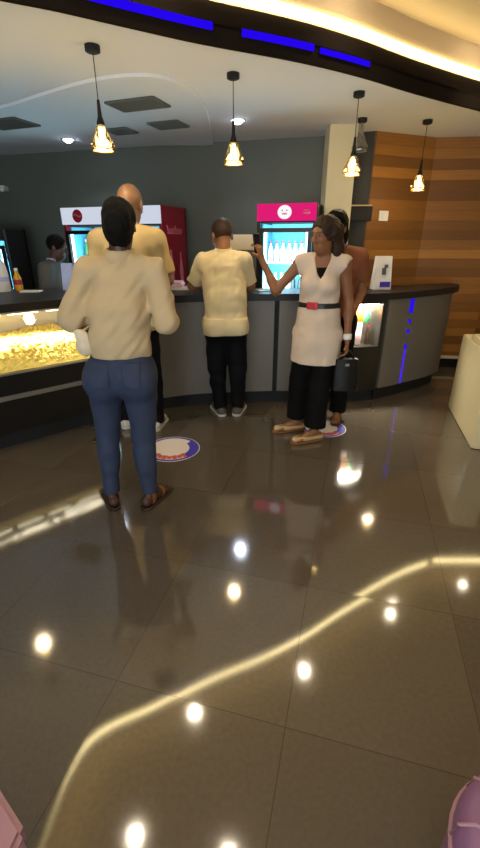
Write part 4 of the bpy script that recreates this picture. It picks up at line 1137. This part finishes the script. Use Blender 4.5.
F = Cc.new(); Cc.torso(F, .018, .035)
for q in 'LR': Cc.sleeve(F, q, .014, .028, .84)
hm = (Cc.J['hipL']+Cc.J['hipR'])/2; F.cap(hm-Cc.u*.08, hm+Cc.u*.2, .130, .130, .04, Cc.TF, (1.2, 1, 1)); Cc.hips(F, .010, .03)
F.folds(.006, 21, 40, .9); Cc.neckline(F, .062, -.0, .015); Cc.over(F, Cc.T, .010); F.cut((0, 0, .775), (.03, 0, -1)); s_ = F.mesh('shirt', M['shirt'], Cc.root)
Fc_ = Cc.new(); Fc_.cap(Cc.J['neck'], Cc.J['neck']+(Cc.J['head']-Cc.J['neck'])*.35, .074, .068, 0.); Fc_.cap(Cc.J['neck']-Cc.u*.06, Cc.J['head'], .062, .060, 0., op='sub'); Fc_.cut(Cc.J['neck']+Cc.u*.035, (0, -.2, 1)); Fc_.mesh('collar', M['shirt'], s_)
F = Cc.new(); h = Cc.h
F.ell(h(0, -.012, .032), (.086, .107, .100), .0, Cc.HF); F.ell(h(0, .13, -.05), (.095, .10, .13), .01, Cc.HF, 'sub'); F.cut(h(0, 0, -.03), -Cc.hu); F.mesh('cropped_hair', M['hair_brown'], Cc.root)
for q in 'LR': Cc.shoe(q, 'shoe_upper', 'shoe_sole', 'sneaker_dark', 'sneaker')

# --- woman in the white tunic -------------------------------------------------------------------
D = Person('woman in white sleeveless tunic with black belt and long brown hair', dict(
    head=(.585, 3.18, 1.53), neck=(.60, 3.215, 1.40), shL=(.735, 3.16, 1.345), shR=(.44, 3.27, 1.345), elR=(.27, 3.27, 1.155), elL=(.80, 3.18, 1.07),
    wrR=(.165, 3.34, 1.36), wrL=(.80, 3.12, .82), hdR=(-.25, .1, 1), hdL=(.0, -.05, -1), hnR=(-.6, .5, .1), hnL=(-1, .1, 0), hcR=np.array(.9), hcL=np.array(.95),
    hipR=(.522, 3.243, .85), hipL=(.658, 3.197, .85), knR=(.485, 3.26, .46), knL=(.62, 3.13, .46), ankR=(.475, 3.29, .085), ankL=(.60, 3.09, .085), toeR=(-.95, -.2, 0), toeL=(-.93, -.3, 0)),
    232, 200, 'skin_brown', .92, True, 4)
D.body()
D.trousers('blacktr', 'trousers', .014, .13, .93, .02, .018, .004)
F = D.new(); D.torso(F, .013, .03)
hm = (D.J['hipL']+D.J['hipR'])/2; F.cap(hm+D.u*.16, hm-D.u*.06, .122, .146, .04, D.TF, (1.22, .98, 1)); F.cap(hm-D.u*.06, hm-D.u*.28, .150, .166, .04, D.TF, (1.16, .98, 1))
F.folds(.004, 31, 34, .35)
nb = D.J['neck']; vd = D.f*.1
D.neckline(F, .058, .0, .01)
for k_ in range(9):   # V neck
    u_ = k_/8; c_ = nb+D.f*(.05+.09*u_)-D.u*(.01+.17*u_); F.cap(c_, c_+D.f*.10, .050*(1-u_)+.006, .050*(1-u_)+.006, .004, op='sub')
D.over(F, D.T, .010)
F.cut((0, 0, .63), (0, 0, -1))
tor = D.new(); tor.v = D.F.v.copy()
for q, sg in (('L', 1), ('R', -1)):   # sleeveless: cut at the shoulder
    F.cap(D.J['el'+q]*.9+D.J['sh'+q]*.1, D.J['sh'+q]*.90+D.J['el'+q]*.10+(D.J['sh'+q]-D.J['sh'+('R' if q == 'L' else 'L')])*.09, .062, .058, .006, op='sub')
tu = F.mesh('tunic', M['tunic'], D.root)
bz = 1.065
wb = F.patch(.006, (-.4, 2.6, bz-.018), (1.6, 3.9, bz+.018)); wb.mesh('belt', M['belt'], D.root)
bc = (D.J['hipL']+D.J['hipR'])/2
F.patch(.014, (-.045, 0, -.025), (.04, .4, .025), D.TF, np.array([bc[0]-.035, bc[1], bz])).mesh('belt_buckle', M['buckle'], D.root)
D.F.patch(.004, (-.045, .02, -.20), (.045, .3, -.075), D.TF, nb).mesh('camisole', M['blacktr'], D.root)
F = D.new(); h = D.h
F.ell(h(0, -.014, .034), (.088, .104, .098), .02, D.HF)
F.cap(h(.03, -.075, .02), h(.035, -.115, -.20), .055, .050, .04); F.cap(h(-.03, -.075, .02), h(-.03, -.115, -.20), .055, .046, .04)
F.cap(h(0, -.085, -.1), h(.01, -.14, -.285), .064, .034, .05); F.cap(h(.07, -.03, .03), h(.078, -.05, -.15), .030, .022, .03); F.cap(h(-.07, -.03, .03), h(-.078, -.05, -.15), .030, .022, .03)
F.ell(h(0, .125, -.045), (.088, .095, .118), .01, D.HF, 'sub'); F.folds(.005, 41, 90, .25); F.mesh('hair', M['hair_brown'], D.root)
for q in 'LR': D.shoe(q, 'flat_shoe', 'shoe_sole', 'beige', 'leather_brown', 'flat')
w_ = D.J['wrL']; e_ = D.J['elL']; ax_ = nv(w_-e_)
Fw = D.F.patch(.007, (-.06, -.06, -.022), (.06, .06, .022), np.array([np.cross(ax_, [0, 1, 0])/np.linalg.norm(np.cross(ax_, [0, 1, 0])), np.cross(ax_, np.cross(ax_, [0, 1, 0])), ax_]), w_-ax_*.02)
Fw.mesh('wrist_band', M['white'], D.root)
MB().sphere(tuple(w_-ax_*.02-D.f*(-.03)), .017, (1.2, .5, 1.2)).build('watch_face', M['white'], D.root, smooth=60)
# phone in her raised hand
hp = D.J['wrR']+nv(D.J['hdR'])*.095+nv(D.J['hnR'])*.026
t = thing('mobile_phone', 'dark mobile phone held up in the raised hand of the woman in the tunic', 'phone', tuple(hp))
MB().box((0, 0, .02), (.070, .009, .145), .9, .004, -.15).build('phone_body', M['black'], t, local=True, smooth=40)
MB().box((.0045, -.0055, .02), (.062, .0015, .130), .9, 0, -.15).build('phone_screen', mat('dark screen', (30, 32, 40), .1), t, local=True)
# black handbag in her lowered hand
hh = D.J['wrL']+nv(D.J['hdL'])*.085
t = thing('black_handbag', 'black handbag hanging from the lowered hand of the woman in the tunic', 'bag', (hh[0]+.01, hh[1], hh[2]-.30))
mb = MB(); V = []
for k in range(8):
    u_ = k/7; W_ = .20-.03*u_+.012*math.sin(PI*u_); Dp = .11-.06*u_
    V.append([mb.bm.verts.new((W_/2*cx, Dp/2*cy, .24*u_)) for cx, cy in ((-1, -.6), (-.85, -1), (0, -1.08), (.85, -1), (1, -.6), (1, .6), (.85, 1), (0, 1.08), (-.85, 1), (-1, .6))])
for X_, Y_ in zip(V, V[1:]):
    for i in range(10): mb.bm.faces.new([X_[i], X_[(i+1) % 10], Y_[(i+1) % 10], Y_[i]])
mb.bm.faces.new(V[0][::-1]); mb.bm.faces.new(V[-1]); mb.build('bag_body', M['blackbag'], t, local=True, smooth=50)
for sy in (-1, 1): MB().tube([(-.05, sy*.02, .235), (-.045, sy*.016, .265), (-.025, sy*.008, .295), (0, 0, .305), (.025, sy*.008, .295), (.045, sy*.016, .265), (.05, sy*.02, .235)], .006, 8).build('bag_handle', M['blackbag'], t, local=True, smooth=60)
MB().box((0, -.034, .20), (.03, .006, .02), bev=.002).build('clasp', M['steel'], t, local=True)

# --- person half hidden behind her ----------------------------------------------------------------
E_ = Person('person in rust brown top and black trousers mostly hidden behind the woman in the tunic', dict(
    head=(.735, 3.57, 1.585), neck=(.775, 3.585, 1.45), shL=(.935, 3.53, 1.375), shR=(.665, 3.65, 1.375), elR=(.62, 3.66, 1.12), elL=(.985, 3.55, 1.12),
    wrR=(.60, 3.50, .98), wrL=(.90, 3.40, .98), hdR=(.3, -.9, -.1), hdL=(-.5, -.8, -.1), hnR=(1, .3, 0), hnL=(-1, .3, 0), hcR=np.array(.6), hcL=np.array(.6),
    hipR=(.72, 3.62, .88), hipL=(.88, 3.56, .88), knR=(.72, 3.59, .47), knL=(.88, 3.53, .47), ankR=(.715, 3.61, .085), ankL=(.89, 3.56, .085), toeR=(-.6, -.8, 0), toeL=(-.3, -.95, 0)),
    225, 205, 'skin_brown', .92, True, 5)
E_.body(); E_.trousers('blacktr', 'trousers', .014, .07, .96, .01, .016, .004)
F = E_.new(); E_.torso(F, .018, .05)
for q in 'LR': E_.sleeve(F, q, .02, .024, .7)
F.folds(.005, 51, 30); E_.neckline(F, .064); F.cut((0, 0, .84), (0, 0, -1)); F.mesh('top', M['rust'], E_.root)
F = E_.new(); h = E_.h; F.ell(h(0, -.014, .034), (.086, .103, .098), .02, E_.HF); F.ell(h(0, -.07, -.06), (.07, .06, .09), .03, E_.HF); F.ell(h(0, .125, -.05), (.085, .09, .12), .01, E_.HF, 'sub'); F.folds(.003, 52, 100); F.mesh('hair', M['hair'], E_.root)
for q in 'LR': E_.shoe(q, 'flat_shoe', 'shoe_sole', 'leather_brown', 'leather_dark', 'flat')

# --- staff member behind the counter ----------------------------------------------------------------
Sx = Person('staff member in grey uniform standing behind the left of the counter', dict(
    head=(-1.895, 4.72, 1.43), neck=(-1.955, 4.72, 1.295), shL=(-1.985, 4.90, 1.225), shR=(-1.985, 4.56, 1.225), elL=(-1.95, 4.95, .97), elR=(-2.0, 4.52, .98),
    wrL=(-1.76, 4.80, 1.0), wrR=(-1.78, 4.60, 1.02), hdL=(1, -.2, 0), hdR=(1, .1, 0), hnL=(0, -.3, -1), hnR=(0, .3, -1), hcL=np.array(.5), hcR=np.array(.5),
    hipL=(-2.03, 4.80, .80), hipR=(-2.03, 4.64, .80), knL=(-2.0, 4.80, .43), knR=(-2.0, 4.64, .43), ankL=(-2.03, 4.80, .085), ankR=(-2.03, 4.64, .085), toeL=(1, .1, 0), toeR=(1, -.1, 0)),
    85, 84, 'skin_dark', .95, False, 14, 1., .008)
Sx.body(); Sx.trousers('blacktr', 'trousers', .014, .06, .87, 0, .01, .003)
F = Sx.new(); Sx.torso(F, .02, .035)
for q in 'LR': Sx.sleeve(F, q, .024, .028, .85)
F.folds(.004, 61, 30); Sx.neckline(F, .060); F.cut((0, 0, .74), (0, 0, -1)); s_ = F.mesh('uniform_shirt', M['grey_uni'], Sx.root)
Fc_ = Sx.new(); Fc_.cap(Sx.J['neck'], Sx.J['neck']+(Sx.J['head']-Sx.J['neck'])*.35, .072, .066, 0.); Fc_.cap(Sx.J['neck']-Sx.u*.06, Sx.J['head'], .060, .058, 0., op='sub'); Fc_.cut(Sx.J['neck']+Sx.u*.035, (0, 0, 1)); Fc_.mesh('collar', M['paleblue'], s_)
F = Sx.new(); h = Sx.h; F.ell(h(0, -.012, .034), (.082, .100, .094), .0, Sx.HF); F.ell(h(0, .13, -.05), (.095, .10, .13), .01, Sx.HF, 'sub'); F.cut(h(0, 0, -.04), -Sx.hu); F.mesh('cropped_hair', M['hair'], Sx.root)
for q in 'LR': Sx.shoe(q, 'shoe_upper', 'shoe_sole', 'blackm', 'blackm')
